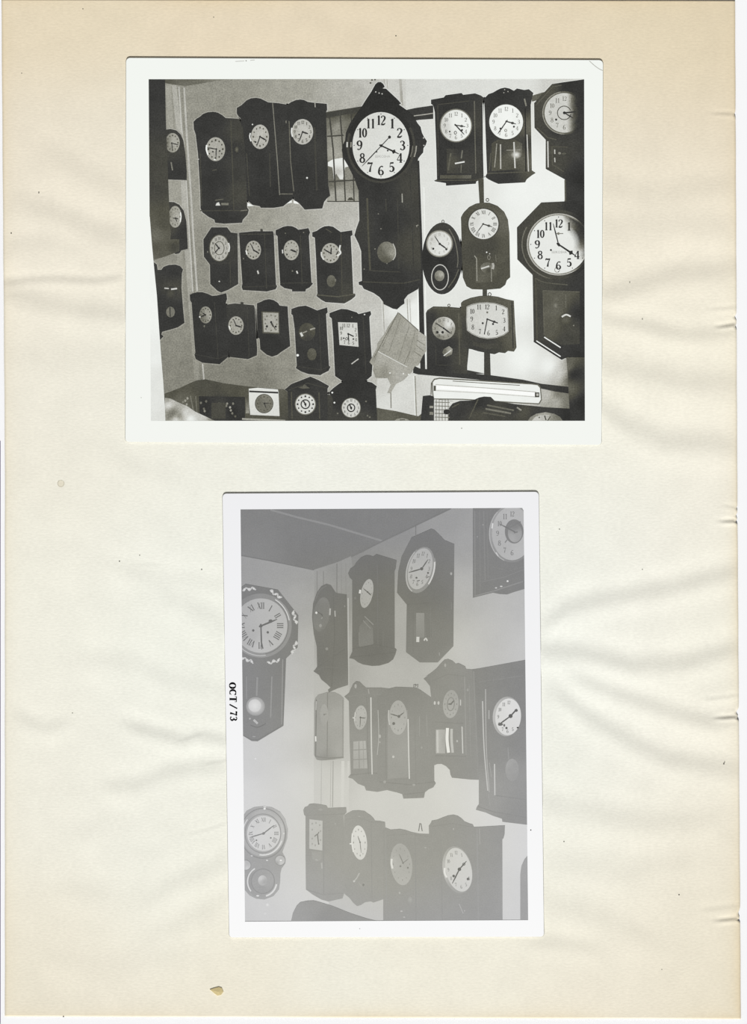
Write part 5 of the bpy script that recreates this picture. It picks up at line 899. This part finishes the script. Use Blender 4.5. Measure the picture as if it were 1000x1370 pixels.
c = Clock(B, 'pictured square topped clock with upright rectangular dial, first of the bottom row in the faded photograph', [(406, 1084), (408, 1080), (412, 1078.5), (414, 1075.8), (420, 1075), (427, 1075.7), (437, 1077.5), (439, 1081), (463.5, 1080), (464, 1087), (460, 1091), (461.5, 1140), (460.5, 1196), (458.5, 1202), (445, 1205), (440, 1206.3), (430, 1203.5), (418, 1196.5), (409.5, 1190), (409, 1140), (409, 1092), (407, 1090)], [(420,1085,158),(412,1120,158),(450,1110,160),(430,1180,165),(445,1200,163),(450,1160,162)], 20)
d = c.sub('dial', 3); d.poly([(414.2, 1096), (431.8, 1098), (431.5, 1138), (414, 1135.5)], [(418,1105,194),(425,1120,190),(428,1132,196)], 5)
h = c.sub('hand', 5); h.line([(425, 1115.5), (426.5, 1130)], 1.3, 128); h.line([(425, 1116), (421, 1119)], 1.4, 140); h.line([(425, 1117), (427, 1113)], 1.2, 140)
n = c.sub('numerals', 4)
for x, y in [(418, 1102), (423, 1101), (428, 1104), (418, 1110), (429, 1112), (418, 1122), (429, 1124), (422, 1131), (427, 1129), (418, 1129)]: n.ell(x, y, 1.1, 1.4, 172, n=8)
hl(c, [([(430.5, 1154), (431, 1162)], 2, 182), ([(422, 1150), (426, 1151)], 1.4, 178), ('e', 449, 1102, 1, 1.2, 172), ('e', 429, 1083, 3, 2, 166)])
m = c.sub('moulding', 1); m.line([(409, 1091), (436, 1090), (462, 1089)], 1, 150); m.line([(433, 1092), (433.5, 1196)], 1.1, 152); m.poly([(417, 1139), (431, 1139), (430, 1150), (424, 1153), (418, 1149)], 168); m.line([(410, 1190), (432, 1197), (460, 1195)], 1, 156); c.done()
c = Clock(B, 'pictured arched clock with bright narrow oval dial, second of the bottom row in the faded photograph', [(460.5, 1091), (466, 1087.5), (472, 1084.5), (480, 1084), (488, 1085), (492, 1088), (496, 1090.5), (500, 1094.5), (502, 1098), (508, 1098.3), (515.5, 1099.8), (516, 1107), (517, 1200), (512, 1203.5), (500, 1207.5), (496, 1206), (489, 1207), (483, 1211), (478, 1212.3), (473, 1208), (468, 1201.5), (463, 1197.5), (460.5, 1195)], fog(2), 21)
c.dial(481, 1127.3, 10.4, 23, [(474,1125,214),(482,1118,218),(487,1135,212)], sx=-1.5, num='d', nh=.15, ink=158, hands=[(479, 1118.5, 1.2), (483.5, 1141, 1)], hink=138, hc=(482, 1127))
hl(c, [([(468, 1129), (471, 1128.7)], 1.8, 225), ([(481, 1168), (478, 1174), (474.5, 1178.5)], 1.6, 186), ('e', 474, 1179, 1.4, 1.4, 200), ('e', 486.5, 1184, 1.4, 1.6, 140), ([(480, 1180), (484, 1186)], 1.2, 172), ('e', 481, 1092, 1.6, 1, 170), ([(471.5, 1115), (471, 1128), (473, 1140)], 1.3, 228)])
m = c.sub('moulding', 1); m.line([(497, 1100), (498, 1203)], 1, 152); m.line([(463, 1096), (480, 1094), (498, 1100), (515, 1101)], 1, 154); c.done()
c = Clock(B, 'pictured dim clock with wire hanger on top, third of the bottom row in the faded photograph', [(513, 1108), (517, 1107.5), (523, 1110), (535, 1109), (543, 1110.5), (550, 1113), (562, 1115.5), (578, 1116), (578, 1236), (513, 1236)], fog(), 22)
c.dial(537.3, 1156.3, 14.6, 28, [(527,1155,182),(538,1140,172),(545,1160,176),(538,1178,182)], sx=-2, num='d', nh=.12, ink=160, hands=[(534.5, 1143, 1.3), (547, 1149, 1)], hc=(539.5, 1154.5), hink=142, holes=[(536, 1159, 1.3), (546, 1161, 1.3)])
hl(c, [([(524.4, 1149), (524, 1155), (525.5, 1162)], 2.6, 222), ('e', 535, 1194.5, 1.4, 1.6, 180), ('e', 549, 1204, 3.5, 5, 172, 162), ('e', 537.5, 1219, 1.8, .9, 192), ('e', 541, 1227, 1.4, .9, 186), ('e', 569.5, 1134, 1.6, 1.2, 172)])
h = c.sub('wire_hanger', 1); h.line([(560.5, 1112), (562, 1101.8), (563.5, 1102), (565.2, 1112)], 1, 118)
m = c.sub('moulding', 1); m.line([(556, 1118), (557, 1232)], 1, 150); m.line([(518, 1118), (548, 1116), (577, 1120)], 1, 150); m.line([(516, 1112), (518, 1232)], 1, 164); c.done()
c = Clock(B, 'pictured large arched clock with tilted oval dial, last of the bottom row in the faded photograph', [(574, 1105), (576.5, 1101.5), (578, 1098), (586, 1096.5), (593, 1093.5), (600, 1091), (607, 1090), (613, 1091.5), (618, 1095), (622, 1099), (628, 1101.5), (633, 1103), (634.5, 1106.5), (676, 1104.2), (675.5, 1116), (674, 1121.5), (672.5, 1123), (672.8, 1236), (575, 1236), (575.5, 1150)], fog(), 24)
b = c.sub('bezel', 2); b.ell(612.3, 1163.6, 19.8, 31.5, [(596,1165,190),(610,1135,170),(628,1170,164),(610,1190,168)], sx=-4)
c.dial(614, 1163.6, 17.6, 29.3, [(604,1160,206),(615,1150,208),(622,1175,208)], sx=-4.5, num='a', nh=.16, nR=.78, ink=138, wt=.95, skip=(2, 3), hands=[(624.5, 1152, 1.7, 'o'), (605.5, 1182, 1.8)], hc=(615, 1163), hink=112, hub=2.4, holes=[(607.3, 1172, 1.8), (626.5, 1176, 1.8)])
hl(c, [([(595.3, 1161), (595.4, 1168), (598, 1174)], 2.4, 228), ([(614.5, 1209), (620, 1222)], .9, 184), ('e', 607, 1109, 1, 1.2, 178), ('e', 622, 1218.5, 1, 1, 182)])
m = c.sub('moulding', 1); m.line([(638.5, 1108), (640.5, 1232)], 2, 164); m.line([(641.8, 1108), (642.5, 1130)], 1.4, 176); m.line([(590, 1120), (592, 1232)], 1, 152); m.line([(577, 1106), (605, 1102), (634, 1107)], 1, 148); c.done()
for nm, lab, pts, t in [('pictured_furniture', 'grey rounded furniture edge at the bottom of the faded photograph', [(389, 1236), (392, 1222), (397, 1212), (402, 1207), (412, 1205), (420, 1204.7), (427, 1206.5), (445, 1212), (470, 1222), (490, 1228.5), (506, 1232.5), (506, 1236)], [(400,1225,162),(425,1210,158),(440,1225,152),(480,1229,154)]),
                   ('pictured_edge', 'grey curved object at the lower right edge of the faded photograph', [(708, 1143), (702, 1150), (698, 1159), (696.5, 1170), (696.5, 1234), (710, 1234)], [(700,1160,166),(703,1200,163)])]:
    q = Part(B, nm, B.obj, 26, lab); q.poly(pts, t, 6); q.build()

# date stamped down the left margin
dt = Part(B, 'date_stamp', B.obj, 53, 'black printed date OCT / 73 running down the left margin', INK_B)
for ch, x, y, s_ in [('O', 311.3, 917.3, 9.6), ('C', 311.7, 926.3, 9.6), ('T', 312.1, 935.4, 9.6), ('/', 312.4, 945.2, 10.5), ('7', 312.6, 954.6, 9.2), ('3', 312.8, 961.4, 9.2)]:
    glyphs(dt, ch, lambda a, q: (x+q*s_-a*s_*.02, y+a*s_*1.12+q*s_*.03), 14, 1, 1.75 if ch in '73' else 1.35)
dt.build()
q = Part(B, 'margin_speck', B.obj, 53, None, INK_B); q.ell(710.6, 1110.5, .9, .9, 60, n=8); q.ell(481.5, 1242.5, .8, .7, 190, n=8); q.build()

# faint maker's lettering on the two bold dials, in the built-in lettering
def dial_text(pr, txt, cx, cy, h, tone, L):
    cu = bpy.data.curves.new('maker_lettering', 'FONT'); cu.body = txt; cu.align_x = 'CENTER'; cu.align_y = 'CENTER'; cu.size = h*S*1.4
    cu.resolution_u = 2
    tmp = bpy.data.objects.new('tmp_text', cu); COL.objects.link(tmp)
    dg = bpy.context.evaluated_depsgraph_get(); dg.update()
    me = bpy.data.meshes.new_from_object(tmp.evaluated_get(dg)); me.name = 'maker_lettering'
    bpy.data.objects.remove(tmp, do_unlink=True); bpy.data.curves.remove(cu)
    z = pr.z+L*DZ
    for v in me.vertices: v.co = (v.co.x+WX(cx)-pr.ox, v.co.y+WY(cy)-pr.oy, z)
    at = me.color_attributes.new('Col', 'FLOAT_COLOR', 'POINT'); c = lin((tone, tone, tone-5))
    for d in at.data: d.color = (*c, 1)
    me.materials.clear(); me.materials.append(pr.ink)
    o = bpy.data.objects.new('maker_lettering', me); COL.objects.link(o)
    return o
for cx, cy, par in [(512, 209.5, 'pictured largest'), (748.5, 337.5, 'pictured large octagonal drop')]:
    o = dial_text(A, 'SEIKOSHA', cx, cy, 3.2, 172, 37)
    o.parent = [q for q in A.obj.children if str(q.get('label', '')).startswith(par)][0]
